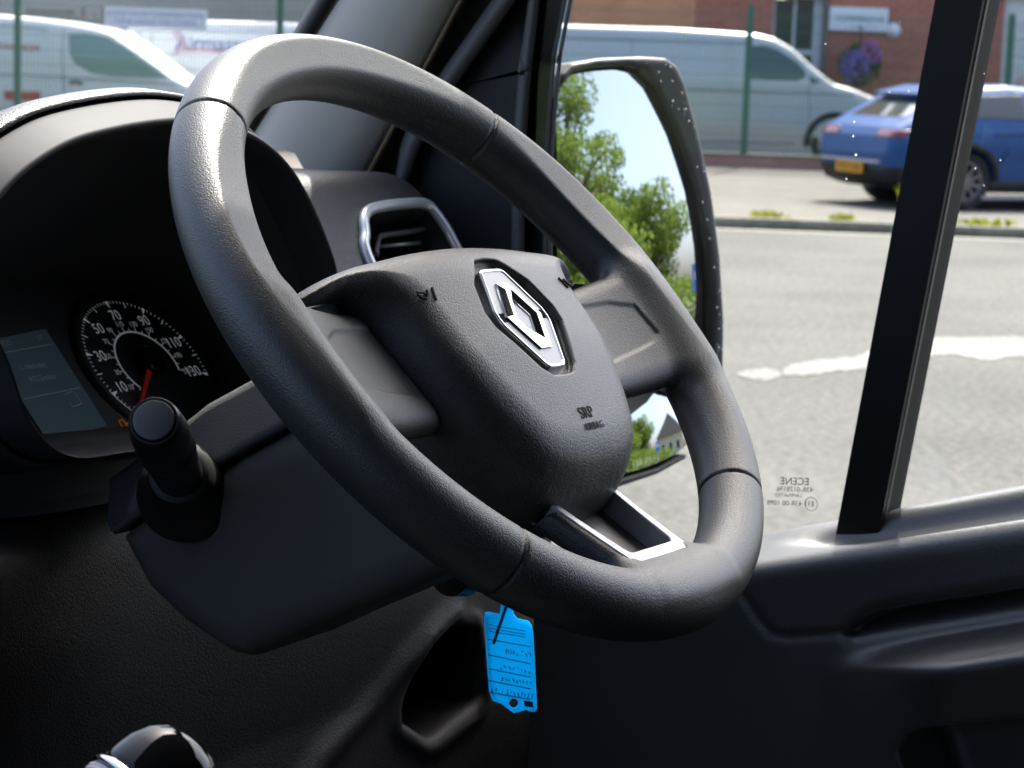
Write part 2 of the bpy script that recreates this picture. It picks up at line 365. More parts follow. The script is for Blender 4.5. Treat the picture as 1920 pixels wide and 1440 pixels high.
# ------------------------------------------------------------------ fence on its brick plinth
def brick_mat(name, c1, c2, mortar, sx=1.0):
    m = bpy.data.materials.new(name); m.use_nodes = True; t = m.node_tree; L = t.links; b = t.nodes['Principled BSDF']; b.inputs['Roughness'].default_value = 0.9
    tc = t.nodes.new('ShaderNodeTexCoord'); mp = t.nodes.new('ShaderNodeMapping'); mp.inputs['Rotation'].default_value = (math.radians(90), 0, 0); L.new(tc.outputs['Object'], mp.inputs[0])
    br = t.nodes.new('ShaderNodeTexBrick'); br.inputs['Scale'].default_value = 1.0; br.inputs['Brick Width'].default_value = 0.225; br.inputs['Row Height'].default_value = 0.075; br.inputs['Mortar Size'].default_value = 0.006
    br.inputs['Color1'].default_value = (*c1, 1); br.inputs['Color2'].default_value = (*c2, 1); br.inputs['Mortar'].default_value = (*mortar, 1); L.new(mp.outputs[0], br.inputs[0])
    n = t.nodes.new('ShaderNodeTexNoise'); n.inputs['Scale'].default_value = 1.3; n.inputs['Detail'].default_value = 8; L.new(tc.outputs['Object'], n.inputs[0])
    mr = t.nodes.new('ShaderNodeMapRange'); mr.inputs[3].default_value = 0.72; mr.inputs[4].default_value = 1.28; L.new(n.outputs[0], mr.inputs[0])
    sc = t.nodes.new('ShaderNodeVectorMath'); sc.operation = 'SCALE'; L.new(br.outputs[0], sc.inputs[0]); L.new(mr.outputs[0], sc.inputs['Scale']); L.new(sc.outputs[0], b.inputs['Base Color'])
    bp = t.nodes.new('ShaderNodeBump'); bp.inputs['Strength'].default_value = 0.6; bp.inputs['Distance'].default_value = 0.006; L.new(br.outputs['Fac'], bp.inputs['Height']); bp.invert = True; L.new(bp.outputs[0], b.inputs['Normal'])
    MATS[name] = m; return m
M_BRICK = brick_mat('red_brick', (0.40, 0.105, 0.065), (0.46, 0.15, 0.09), (0.36, 0.25, 0.20))
M_BRICK_SUN = brick_mat('sunlit_brick', (0.66, 0.25, 0.11), (0.72, 0.30, 0.14), (0.52, 0.36, 0.25))  # sunlit part of the same wall, sunlight put into the brick colour
M_BRICKP = brick_mat('pink_brick', (0.36, 0.17, 0.13), (0.40, 0.20, 0.15), (0.33, 0.26, 0.22))
FY = 31.0
pw = thing('plinth_wall', 'low pink brick wall under the green mesh fence', 'wall', Matrix.Translation((0, FY, .25)))
MB().box((-40, 0, -.1), (40, .24, .175)).build('brickwork', M_BRICKP, pw); MB().box((-40, -.015, .175), (40, .255, .21)).build('coping', M_KERB, pw)
fence = thing('mesh_fence', 'tall green welded mesh fence in front of the parked vans', 'fence', Matrix.Translation((0, FY+.1, .46)))
M_GREEN = mat('green_coated_steel', (0.035, 0.13, 0.075), 0.45)
posts = [-13.4, -10.05, WP(33, 100, FY+.1)[0], WP(525, 60, FY+.1)[0], 0.0, WP(1401, 150, FY+.1)[0], 6.55, 9.8, 13.0]
for x in posts: MB().box((x-.04, -.03, -.1), (x+.04, .03, 2.0)).build('post', M_GREEN, fence)
for x0, x1 in zip(posts[:-1], posts[1:]):
    mb = MB(); nw = int((x1-x0)/.05)
    for i in range(1, nw): 
        x = x0+(x1-x0)*i/nw; mb.box((x-.003, -.003, .03), (x+.003, .003, 1.93))
    for z in np.arange(.05, 1.95, .2):
        mb.box((x0, -.009, z-.003), (x1, -.003, z+.003)); mb.box((x0, .003, z-.003), (x1, .009, z+.003))
    tag(mb.build('wire_mesh', M_GREEN, fence), kind='stuff')
# notice cable-tied to the fence
a = WP(197, 12, FY+.05); b = WP(388, 57, FY+.05)
sg = thing('fence_notice', 'white notice with two lines of blue capitals tied to the mesh fence', 'sign', Matrix.Translation((a[0], FY+.05, b[2])))
w, h = b[0]-a[0], a[2]-b[2]; MWHT = mat('sign_white', (.80, .80, .81), .5); MPUR = mat('sign_purple', (.45, .38, .55), .5); MBLU = mat('sign_blue', (.22, .28, .48), .5)
MB().box((0, -.012, 0), (w, 0, h)).build('board', MWHT, sg)
for q in (((.05, -.014, .05), (w-.05, -.0125, .062)), ((.05, -.014, h-.062), (w-.05, -.0125, h-.05)), ((.05, -.014, .05), (.062, -.0125, h-.05)), ((w-.062, -.014, .05), (w-.05, -.0125, h-.05))): MB().box(*q).build('border', MPUR, sg)
for s, z in (('PLEASE SHOW CONSIDERATION', h*.65), ('THINK ABOUT THE OTHERS', h*.33)):
    me = text_mesh(s, .088, 0.0); place_text('lettering', me, MBLU, sg, (w*.49, -.0145, z), (1, 0, 0), (0, 0, 1))

# ------------------------------------------------------------------ brick building across the road
BY = 36.0
bld = thing('brick_building', 'red brick building with a dark glazed entrance behind the silver van', 'building', Matrix.Translation((0, BY, .3)))
def bx(px0, py0, px1, py1, y0, y1, name, m, parent=bld):
    a = WP(px0, py1, BY+min(y0, y1)); b = WP(px1, py0, BY+min(y0, y1)); return MB().box((a[0], y0, a[2]-.3), (b[0], y1, b[2]-.3)).build(name, m, parent)
xw = lambda px: WP(px, 100, BY)[0]
def wallseg(x0, x1, z0, z1, m, name='wall', y0=0.0): return MB().box((x0, y0, z0), (x1, 6, z1)).build(name, m, bld)
zt = 6.2
wallseg(xw(1300), xw(1447), -.3, zt, M_BRICK); wallseg(xw(1548), xw(1878), -.3, zt, M_BRICK)
wallseg(xw(1068), xw(1300), -.3, zt, M_BRICK_SUN, y0=-.02); wallseg(xw(1447), xw(1548), 2.75, zt, M_BRICK); wallseg(xw(2050), xw(2600), -.3, zt, M_BRICK); wallseg(xw(1878), xw(2050), 3.4, zt, M_BRICK)
MB().box((xw(600), .0, -.3), (xw(1066), 5, 5.2)).build('rendered_wall', mat('grey_render', (.36, .37, .36), .9, vary=(2, .1)), bld)
MFR = mat('frame_white', (.62, .66, .66), .5); MGL = mat('dark_glass', (.02, .035, .035), .05, coat=.5)
MB().box((xw(1447), -.12, 2.62), (xw(1562), .3, 3.6)).build('fascia', mat('fascia_pale', (.50, .60, .58), .6), bld)
MB().box((xw(1452), -.05, 2.42), (xw(1535), .3, 2.60)).build('lintel', mat('lintel_beige', (.52, .44, .38), .8), bld)
dr = MB().box((xw(1450), .25, -.2), (xw(1526), .32, 2.40)).build('entrance_door', MGL, bld)
for a, b_ in ((1446, 1452), (1486, 1491), (1524, 1541)): MB().box((xw(a), .14, -.2), (xw(b_), .30, 2.42)).build('door_frame', MFR, dr)
MB().box((xw(1450), .16, 1.55), (xw(1526), .28, 1.63)).build('door_rail', MFR, dr)
MB().box((xw(1541), -.05, -.2), (xw(1549), .3, 2.5)).build('drainpipe', mat('pipe_brown', (.15, .11, .10), .6), bld)
sh = MB().box((xw(1878), .1, -.2), (xw(2050), .2, 3.4)).build('roller_shutter', mat('shutter_white', (.70, .70, .67), .6), bld)
for z in np.arange(.1, 3.2, .14): MB().box((xw(1878), .085, z), (xw(2050), .1, z+.09)).build('slat', MATS['shutter_white'], sh)
MB().box((xw(1850), -.06, 2.55), (xw(2050), .1, 2.66)).build('shutter_beam', mat('beam_green', (.20, .27, .25), .6), bld)
MB().box((xw(600), -.1, 5.2), (xw(1066), 5, 5.35)).build('parapet', MFR, bld)
MB().prism([(xw(1066), -.3, zt), (xw(2600), -.3, zt), (xw(2600), 3.2, zt+1.8), (xw(1066), 3.2, zt+1.8)], (0, 0, .12)).build('roof', mat('slate', (.10, .10, .11), .8), bld)
# wall sign, lamp, flower basket
a = WP(1557, 12, BY-.08); b = WP(1664, 60, BY-.08)
ws = thing('wall_sign', 'white rectangular sign with dark lettering on the brick wall', 'sign', Matrix.Translation((a[0], BY-.08, b[2]))); w, h = b[0]-a[0], a[2]-b[2]
MB().box((0, 0, 0), (w, .07, h)).build('board', mat('sign_bluewhite', (.72, .78, .80), .4), ws)
place_text('lettering', text_mesh('KOMMERLING', .115, 0.0), mat('sign_grey', (.12, .17, .20), .5), ws, (w*.52, -.004, h*.5), (1, 0, 0), (0, 0, 1))
MB().box((w*.35, -.004, h*.17), (w*.85, -.002, h*.20)).build('underline', MPUR, ws)
p = WP(1677, 57, BY-.1)
lm = thing('wall_lamp', 'small round white lamp on the brick wall right of the sign', 'lamp', Matrix.Translation((p[0], BY, p[2]))); MB().lathe((0, 0, 0), (0, -1, 0), [(0, .10), (.05, .10), (.09, .085), (.12, .04), (.125, .001)], 24).build('globe', MATS['sign_white'], lm, True); MB().lathe((0, 0.0, 0), (0, -1, 0), [(0, .12), (.02, .12), (.02, .1)], 24).build('base', MFR, lm)
p = WP(1612, 120, BY-.35)
fb = thing('flower_basket', 'hanging basket of purple and pink flowers on the brick wall', 'flowers', Matrix.Translation((p[0], BY-.35, p[2])))
def leaf_blob(n, R, c, size, rng):
    mb = MB()
    for _ in range(n):
        q = rng.normal(0, 1, 3); q = q/np.linalg.norm(q)*rng.uniform(.45, 1)**.6*np.array(R)+np.array(c); d = rng.normal(0, 1, 3); d /= np.linalg.norm(d); e = np.cross(d, rng.normal(0, 1, 3)); e /= np.linalg.norm(e); s = size*rng.uniform(.6, 1.3)
        mb.add([q-d*s, q+e*s*.55, q+d*s, q-e*s*.55], [(0, 1, 2, 3)])
    return mb
rng = np.random.RandomState(2)
leaf_blob(420, (.33, .26, .33), (0, 0, 0), .05, rng).build('foliage', leaf_mat('basket_leaf', (.04, .10, .03), (.08, .17, .05), .3), fb)
leaf_blob(360, (.25, .22, .26), (-.08, -.12, -.05), .045, rng).build('purple_flowers', leaf_mat('purple_petal', (.22, .16, .48), (.38, .28, .62), .3), fb)
leaf_blob(240, (.19, .18, .20), (.13, -.12, .17), .045, rng).build('pink_flowers', leaf_mat('pink_petal', (.45, .16, .42), (.60, .28, .55), .3), fb)
MB().lathe((0, 0, -.12), (0, 0, -1), [(0, .26), (.1, .23), (.2, .12), (.23, .01)], 20).build('basket', mat('basket_fibre', (.10, .06, .03), .9), fb, True)
MB().tube([(0, .33, .55), (0, .15, .58), (0, 0, .52), (0, 0, .2)], .012, 6).build('bracket', M_BLACK, fb)
# grey industrial unit far left
gu = thing('grey_unit', 'grey industrial unit with pale framed openings behind the white vans', 'building', Matrix.Translation((WP(-250, 20, 41)[0], 41, .3)))
MB().box((0, 0, -.3), (11.5, 8, 6.2)).build('wall', mat('unit_grey', (.46, .45, .41), .9, vary=(1.2, .12)), gu)
ux = lambda px: WP(px, 20, 41)[0]-WP(-250, 20, 41)[0]; uz = lambda py: WP(100, py, 41)[2]-.3
for x0, x1, y0, y1 in ((38, 155, 8, 30), (165, 192, 10, 36)):
    f = MB().box((ux(x0), -.1, uz(y1)), (ux(x1), 0.02, uz(y0))).build('frame', mat('frame_beige', (.50, .47, .42), .8), gu)
    MB().box((ux(x0)+.12, -.12, uz(y1)+.05), (ux(x1)-.12, -.10, uz(y0)-.1)).build('pane', mat('pane_green', (.16, .20, .17), .3), f)
MB().box((-.2, -.2, 6.2), (11.7, 8.2, 6.4)).build('roof', MATS['slate'], gu)

# ------------------------------------------------------------------ van cab shell (van frame)
van = thing('van_cab', 'cab shell of the van with pale headlining and raked windscreen', 'van', VAN_M)
XR, XL = 0.50, -1.42           # right and left inner skin
WS_B, WS_T = (0.585, -0.02), (0.075, 0.64)     # windscreen base / header (Y, Z)
MB().box((XL-.06, -1.30, 0.66), (XR+.06, 0.06, 0.70)).build('roof_lining', M_ROOF, van)
MB().box((XL-.06, -1.34, -0.9), (XR+.06, -1.30, 0.70)).build('rear_bulkhead', mat('bulkhead_grey', (0.20, 0.20, 0.20), 0.8), van)
MB().box((XL-.06, -1.30, -0.94), (XR+.06, 0.9, -0.90)).build('cab_floor', mat('floor_rubber', (0.02, 0.02, 0.02), 0.85), van)
MB().box((XL-.06, 0.86, -0.9), (XR+.06, 0.90, -0.06)).build('front_bulkhead', M_DARK, van)
MB().box((XL-.06, -1.30, -0.9), (XL, 0.86, -0.12)).box((XL-.05, -1.30, -0.12), (XL-.01, -0.42, 0.66)).box((XL-.05, 0.02, -0.12), (XL-.01, 0.06, 0.66)).box((XL-.05, -0.42, 0.5), (XL-.01, 0.02, 0.66)).build('passenger_door_blocker', M_DARK, van)  # unseen door, its window mostly closed to cut light from the left
MB().box((XR-.01, -1.30, -0.9), (XR+.05, -0.75, 0.66)).build('door_pillar', M_DARK, van)
MB().prism([(XL, 0.075, 0.64), (XR, 0.075, 0.64), (XR, 0.05, 0.66), (XL, 0.05, 0.66)], (0, 0.03, 0.03)).build('windscreen_header', M_DARK, van)
MB().prism([(XL-.04, 0.62, -.06), (XL-.04, 0.10, .64), (XL-.04, 0.02, .64), (XL-.04, 0.50, -.06)], (0.07, 0, 0)).build('passenger_pillar', M_DARK, van)
mb = MB(); NS = 12
rows = []
for i in range(NS+1):
    t = i/NS; y = WS_B[0]+(WS_T[0]-WS_B[0])*t; z = WS_B[1]+(WS_T[1]-WS_B[1])*t
    rows.append([(XL+(XR-0.03-XL)*k/16, y+0.10*(1-((k-8)/8)**2), z+0.03*(1-((k-8)/8)**2)) for k in range(17)])
mb.grid(rows); mb.build('windscreen', M_SCREEN_GLASS, van, True)
# bonnet seen from outside only
MB().prism([(XL, 0.62, -.07), (XR, 0.62, -.07), (XR-.1, 1.35, -.32), (XL+.1, 1.35, -.32)], (0, 0, -.05)).build('bonnet', mat('van_paint_grey', (.35, .36, .37), .3, .3), van)

# ------------------------------------------------------------------ windscreen pillar with its trim (van frame, right side)
pil = thing('windscreen_pillar', 'raked windscreen pillar with pale grey trim beside the driver\'s door', 'pillar', VAN_M)
def two(pt, pb, X):     # an edge of the pillar, from its image at the top to its image at the dash, laid on plane X and carried on up
    a = VP(*pt, 0, X); b = VP(*pb, 0, X); d = a-b
    return [b-d*0.35, b, b+d*0.5, a, a+d*1.2, a+d*3.0]
def strips(name, edges, m, parent, fine=5):
    rows = [spline(e, fine) for e in edges]; mb = MB(); mb.grid(rows); return mb.build(name, m, parent, True)
E_seal0 = two((592, 0), (473, 200), 0.475); E_seal1 = two((628, 0), (505, 195), 0.465)
strips('glass_seal', [two((585, 0), (466, 205), 0.50), E_seal0, two((610, 0), (490, 200), 0.462), E_seal1, two((630, 0), (507, 195), 0.475)], M_BLACK, pil)
strips('trim_cover', [two((628, 0), (505, 195), 0.478), two((636, 0), (512, 195), 0.466), two((670, 0), (540, 205), 0.455), two((740, 0), (600, 215), 0.452), two((800, 0), (640, 260), 0.458),
        two((850, 0), (668, 330), 0.470), two((857, 0), (672, 345), 0.478), two((860, 0), (674, 348), 0.50)], M_TRIM, pil)
strips('dark_gap', [two((852, 0), (664, 345), 0.502), two((1000, 0), (800, 350), 0.502)], M_BLACK, pil)

# ------------------------------------------------------------------ driver's door (van frame, right side)
door = thing('driver_door', 'black plastic driver\'s door with scooped grab handle and divided side window', 'door', VAN_M)
XD, XG = 0.415, 0.487        # trim face, window glass
def yz(px, py, X=XD): p = VP(px, py, 0, X); return (p[1], p[2])
def sill_line(px0, py0, px1, py1, X):       # z as a function of y on plane X
    a, b = yz(px0, py0, X), yz(px1, py1, X); k = (b[1]-a[1])/(b[0]-a[0]); return lambda y: a[1]+k*(y-a[0])
z_in = sill_line(1440, 1057, 1920, 987, XD)           # inner lip
z_gl = sill_line(1440, 1002, 1920, 912, 0.475)        # glass line
SCOOP = [yz(*p) for p in ((1590, 1190), (1606, 1168), (1640, 1150), (1720, 1135), (1920, 1105), (2100, 1080), (2100, 1185), (1920, 1212), (1760, 1236), (1690, 1243), (1640, 1232), (1606, 1210))]
LOWER = [yz(*p) for p in ((1700, 1400), (1722, 1362), (1770, 1345), (1920, 1330), (2100, 1310), (2100, 1600), (1760, 1600), (1718, 1450))]
AL = [yz(1690, 1249, .375), yz(1920, 1212, .375)]
SEAM = [yz(*p) for p in ((1385, 1105), (1420, 1160), (1445, 1188), (1470, 1195), (1592, 1186))]
def sdline(P, x, y, closed=False):
    d = 1e9
    for a, b in zip(P[:-1], P[1:]):
        a = np.array(a); b = np.array(b); e = b-a; t = np.clip(((x-a[0])*e[0]+(y-a[1])*e[1])/(e @ e), 0, 1)
        d = np.minimum(d, np.hypot(x-a[0]-e[0]*t, y-a[1]-e[1]*t))
    return d
def f_door(X, Y, Z):
    zt = z_gl(Y)+(z_in(Y)-z_gl(Y))*np.clip((0.475-X)/(0.475-XD), 0, 1)          # sloping top
    za = AL[0][1]+(AL[1][1]-AL[0][1])/(AL[1][0]-AL[0][0])*(Y-AL[0][0])      # lower lip of the scoop
    inb = 0.050*sstep(-.012, .004, za-Z)*sstep(-.02, -.14, Y)*np.exp(-np.clip(za-Z, 0, 1)/.10)
    d = smax(XD-inb-X, (Z-zt)*0.93, 0.012)
    # channel between the inner lip and the glass, starting behind the front of the sill
    ch = np.hypot((X-0.448)/1.0, (Z-(zt+0.006))*0.9)-0.0195
    ch = smax(ch, (Y-0.0-(X-0.43)*0.9)*0.35, 0.03)
    d = smax(d, -ch, 0.006)
    # grab scoop
    sc = smax(sdpoly(SCOOP, Y, Z), (X-0.383-1.9*np.clip(Z-za, -.02, 1))*0.47, 0.006)
    d = smax(d, -sc, 0.010)
    lo = smax(sdpoly(LOWER, Y, Z), X-0.48, 0.015)
    d = smax(d, -lo, 0.004)
    d = d+0.0022*np.exp(-(sdline(SEAM, Y, Z)/0.0026)**2)*np.exp(-((X-XD)/0.02)**2)
    d = smax(d, X-0.492, 0.004)
    return d
sdf_obj('trim_panel', f_door, (0.325, -0.42, -0.50), (0.50, 0.20, -0.02), 0.0028, M_DOOR, door)
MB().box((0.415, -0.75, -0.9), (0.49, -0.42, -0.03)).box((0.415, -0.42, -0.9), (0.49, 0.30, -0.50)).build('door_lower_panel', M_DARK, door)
# window frame strips in front of the glass (sail panel, seals, bright lines)
def edge(pts, X, up=0.5):
    P = [VP(*p, 0, X) for p in pts]; d = P[0]-P[1]; d = d/np.linalg.norm(d); return [P[0]+d*up] + P
sailL = edge([(968, 0), (852, 180), (790, 273), (760, 350), (720, 480), (700, 560)], 0.492)
sailR = edge([(990, 0), (972, 140), (965, 273), (962, 350), (960, 480), (962, 620)], 0.488)
strips('sail_panel', [sailL, sailR], M_DARK, door, 4)
strips('frame_cover', [edge([(922, 0), (826, 137), (757, 253), (737, 350), (700, 440), (680, 520)], 0.495), edge([(925, 0), (829, 137), (760, 253), (740, 350), (703, 440), (683, 520)], 0.478),
        edge([(946, 0), (842, 147), (775, 263), (750, 350), (712, 440), (690, 520)], 0.473), edge([(967, 0), (856, 157), (789, 273), (761, 350), (722, 440), (700, 520)], 0.478), edge([(969, 0), (858, 157), (791, 273), (763, 350), (724, 440), (702, 520)], 0.495)], M_STRIP, door, 4)
strips('run_channel', [edge([(989, 0), (971, 140), (961, 273), (959, 350), (958, 480), (960, 620)], 0.50), edge([(991, 0), (973, 140), (963, 273), (961, 350), (960, 480), (962, 620)], 0.481), edge([(1001, 0), (984, 140), (974, 273), (972, 350), (971, 480), (973, 620)], 0.477),
        edge([(1011, 0), (995, 140), (985, 273), (983, 350), (982, 480), (984, 620)], 0.481), edge([(1013, 0), (997, 140), (987, 273), (985, 350), (984, 480), (986, 620)], 0.50)], M_STRIP, door, 4)
strips('frame_return', [edge([(1005, 0), (990, 140), (978, 273), (976, 350), (975, 480), (977, 700), (985, 900)], 0.496), edge([(1058, 0), (1040, 100), (1026, 273), (1022, 350), (1021, 480), (1022, 700), (1030, 900)], 0.496)], M_BLACK, door, 4)
for off in (0, 11):
    strips('glass_seal', [edge([(1055+off, 0), (1036+off, 100), (1021+off, 273), (1018+off, 350), (1017+off, 480), (1018+off, 700)], 0.494), edge([(1057+off, 0), (1038+off, 100), (1023+off, 273), (1020+off, 350), (1019+off, 480), (1020+off, 700)], 0.484),
            edge([(1062+off, 0), (1043+off, 100), (1027+off, 273), (1024+off, 350), (1023+off, 480), (1024+off, 700)], 0.484), edge([(1063+off, 0), (1044+off, 100), (1028+off, 273), (1025+off, 350), (1024+off, 480), (1025+off, 700)], 0.494)], M_STRIP, door, 4)
# leaning divider bar
def barpt(px, py, X): return VP(px, py, 0, X)
a0, a1 = barpt(1753, 0, 0.462), barpt(1572, 975, 0.462); b0, b1 = barpt(1843, 0, 0.462), barpt(1652, 975, 0.462)
ua, ub = a0-a1, b0-b1; a2, b2 = a1+ua*2.35, b1+ub*2.35; a1, b1 = a1-ua*0.1, b1-ub*0.1
MB().prism([a1, b1, b2, a2], (0.035, 0, 0)).build('divider_bar', M_BLACK, door)
e0, e1 = barpt(1853, 0, 0.472), barpt(1660, 975, 0.472); ue = e0-e1
MB().prism([b1+np.array([.010, -.0005, 0]), e1-ue*.1, e1+ue*2.35, b2+np.array([.010, -.0005, 0])], (0.022, 0, 0)).build('glass_seal', M_SEAL, door)
s0 = (e0+e1)/2; MB().prism([e1-ue*.1+np.array([0, .0015, 0]), e1-ue*.1+np.array([0, -.0008, 0]), e1+ue*2.35+np.array([0, -.0008, 0]), e1+ue*2.35+np.array([0, .0015, 0])], (-0.004, 0, 0)).build('seal_lip', M_STRIP, door)
# glass
yf = VP(1040, 480, 0, XG)[1]+0.02
MB().add([(XG, yf, -.30), (XG, -0.75, -.30), (XG, -0.75, .58), (XG, yf-0.12, .58), (XG, yf+0.0, .20)], [(0, 1, 2, 3, 4)]).build('window_glass', M_GLASS, door)
# window header above
MB().box((0.455, -0.75, 0.50), (0.51, 0.20, 0.66)).build('window_header', M_DARK, door)
# outer door skin
MB().box((0.494, -0.75, -0.9), (0.53, 0.62, -0.33)).build('door_skin', MATS['van_paint_grey'], door)
# etched maker's mark at the foot of the glass (seen reversed from inside)
gm = mat('glass_etching', (0.10, 0.11, 0.11), 0.9)
def gtxt(body, size, px, py):
    p = VP(px, py, 0, XG-0.0012); me = text_mesh(body, size, 0.0)
    place_text('glass_etching', me, gm, door, p, (0, 1, -0.10), (0, 0.05, 1), mirror=False)
gtxt('ECENE', 0.0075, 1490, 903); gtxt('43R-0178196', 0.0052, 1490, 918); gtxt('LAMINATED', 0.0038, 1478, 929); gtxt('E11 43R-00 1098', 0.0052, 1482, 944)
pc = VP(1521, 945, 0, XG-0.0012)
MB().tube([pc+0.0048*np.array([0, math.cos(t), math.sin(t)]) for t in np.linspace(0, 2*math.pi, 24)[:-1]], 0.00022, 5, closed=True).build('glass_etching', gm, door)
# drops of water on the outside of the glass
mb = MB(); rng = np.random.RandomState(3)
drops = [(1605, 290, 1.6), (1602, 228, 1.2), (1600, 255, 1.3), (1587, 335, 1.2), (1704, 170, 1.3), (1668, 172, 0.9), (1548, 82, .9), (1846, 138, 1.0), (1829, 315, 1.0), (1845, 348, .8), (1876, 300, 1.0), (1460, 765, .9), (1510, 768, .9), (1330, 935, .8)]
drops += [(rng.uniform(1380, 1900), rng.uniform(20, 880), rng.uniform(.3, .6)) for _ in range(6)]
for x, y, r in drops:
    p = VP(x, y, 0, XG+0.001); r = r*0.0006
    mb.lathe(p, (1, 0, 0), [(0, r), (r*.35, r*.9), (r*.6, r*.6), (r*.72, r*.2)], 10)
tag(mb.build('water_drops', mat('water', (1, 1, 1), 0.0, trans=1.0), door, True), kind='stuff')

# ------------------------------------------------------------------ dashboard (van frame)
dash = thing('dashboard', 'black grained dashboard with instrument hood and side air vent', 'dashboard', VAN_M)
YM = 0.195
R2 = [(-.109, .0915), (-.066, .1005), (-.012, .105), (.030, .102), (.064, .0935), (.094, .078), (.118, .056), (.137, .030), (.149, .004), (.154, -.03), (.146, -.06), (.12, -.082), (.07, -.092), (.01, -.090), (-.048, -.0865), (-.091, -.0842), (-.118, -.072), (-.134, -.054), (-.147, -.028), (-.172, .008), (-.177, .040), (-.150, .071)]
RING = spline(R2, 6, closed=True)
CEN = np.array([0.0, 0.0])
tg = np.roll(RING, -1, 0)-np.roll(RING, 1, 0); tg /= np.linalg.norm(tg, axis=1)[:, None]
NRM = np.stack([-tg[:, 1], tg[:, 0]], 1)
if ((RING-CEN)*NRM).sum() < 0: NRM = -NRM
def ring3(off, y, lift=0.0):
    q = RING+NRM*off*(np.where(off < 0, 0.32+0.68*sstep(-.05, .05, RING[:, 1]), 1.0)[:, None]); return [np.array([a, y, b+lift]) for a, b in q]
TA = math.radians(42.42); CO = np.array([0.094, 0.30, -0.061]); CXv = np.array([1.0, 0, 0]); CZv = np.array([0, math.sin(TA), math.cos(TA)]); CNv = np.cross(CXv, CZv)
def cl(a, b, h=0.0): return CO+CXv*a/1000+CZv*b/1000+CNv*h/1000
def panel_ring(g=0.0):
    out = []
    for a, b in RING:
        th = math.atan2((b-0.005)/0.1, (a+0.005)/0.16); c, s = math.cos(th), math.sin(th)
        x = math.copysign(abs(c)**0.75, c)*(172+g); z = math.copysign(abs(s)**0.7, s)*(74+g)
        out.append(cl(-94+x, -4+z, 1.0))
    return out
# outer hood skin, its lip and the dark throat
mb = MB(); mb.grid([ring3(0.0015, YM+0.030), ring3(0.0030, YM+0.021), ring3(0.0055, YM+0.024), ring3(0.0065, YM+0.036), ring3(0.007, YM+0.07, -.012), ring3(0.007, YM+0.14, -.05), ring3(0.004, YM+0.30, -.085)], closed=True)
mb.build('instrument_hood', M_DASH, dash, True)
mb = MB(); mb.grid([ring3(0.0006, YM+0.030), ring3(0.0004, YM+0.020), ring3(-0.0006, YM+0.0175), ring3(-0.0025, YM+0.0125), ring3(-0.0080, YM-0.0005), ring3(-0.0098, YM-0.0030), ring3(-0.0118, YM-0.0015), ring3(-0.0150, YM+0.008), ring3(-0.0190, YM+0.023)], closed=True)
mb.build('hood_bezel', mat('bezel_grey', (0.042, 0.042, 0.050), 0.62, spec=0.3, grain=(1800, .2, .0002, 'noise')), dash, True)
mb = MB(); r0 = ring3(-0.0188, YM+0.0225); r1 = ring3(-0.024, YM+0.05); rp = panel_ring()
mb.grid([r0, [p for p in r1], [0.55*a+0.45*b for a, b in zip(r1, rp)], rp], closed=True)
mb.build('hood_throat', mat('throat_plastic', (0.060, 0.061, 0.064), 0.7, spec=0.4), dash, True)
# side vent pod
VT = math.radians(30); VOg = np.array([0.345, 0.305, 0.0]); vz = np.array([0, math.sin(VT), math.cos(VT)]); vn = np.cross([1., 0, 0], vz)
def vpl(px, py, h=0.0):
    p = VPL(px, py, VOg+vn*h, vn)-VOg; return np.array([p[0], p @ vz])
FR = [vpl(*p) for p in ((686, 480), (682, 440), (680, 412), (690, 396), (716, 388), (760, 383), (794, 383), (812, 398), (836, 432), (856, 470))]
cen = np.mean(FR, axis=0)
FRC = FR + [FR[-1]+np.array([.012, -.055]), FR[-1]+np.array([-.005, -.075]), FR[0]+np.array([.02, -.075]), FR[0]+np.array([.004, -.055])]
FRC = spline(FRC, 4, closed=True)
def v3(q, h=0.0): return VOg+np.array([1., 0, 0])*q[0]+vz*q[1]+vn*h
mb = MB(); mb.tube([v3(q, 0.001) for q in FRC], 0.0042, 10, closed=True); mb.build('vent_surround', mat('vent_silver', (.80, .82, .84), .30, .5), dash, True)
def inset(P, k):
    c = P.mean(0); d = P-c; L = np.linalg.norm(d, axis=1)[:, None]; return c+d*(1-k/L)
mb = MB(); mb.grid([[v3(q, .001) for q in inset(FRC, .002)], [v3(q, -.002) for q in inset(FRC, .0055)], [v3(q, -.028) for q in inset(FRC, .009)], [v3(q, -.05) for q in inset(FRC, .012)]], closed=True)
mb.add([v3(q, -.05) for q in inset(FRC, .012)], [tuple(range(len(FRC)))]); mb.build('vent_duct', M_BLACK, dash, True)
vb = [vpl(*p, -.012) for p in ((704, 480), (708, 452), (716, 442), (760, 436), (822, 425), (832, 436), (850, 480))]
mb = MB(); mb.tube([v3(q, -.012) for q in spline(vb, 4)], 0.0026, 8); mb.build('vent_vane', M_FINE, dash, True)
sa, sb = vpl(712, 462, -.02), vpl(822, 452, -.02)
MB().tube([v3(sa, -.02), v3(sb, -.02)], 0.0018, 6).build('vent_slat', M_SATIN2, dash, True)
FRP = [tuple(q) for q in FRC]
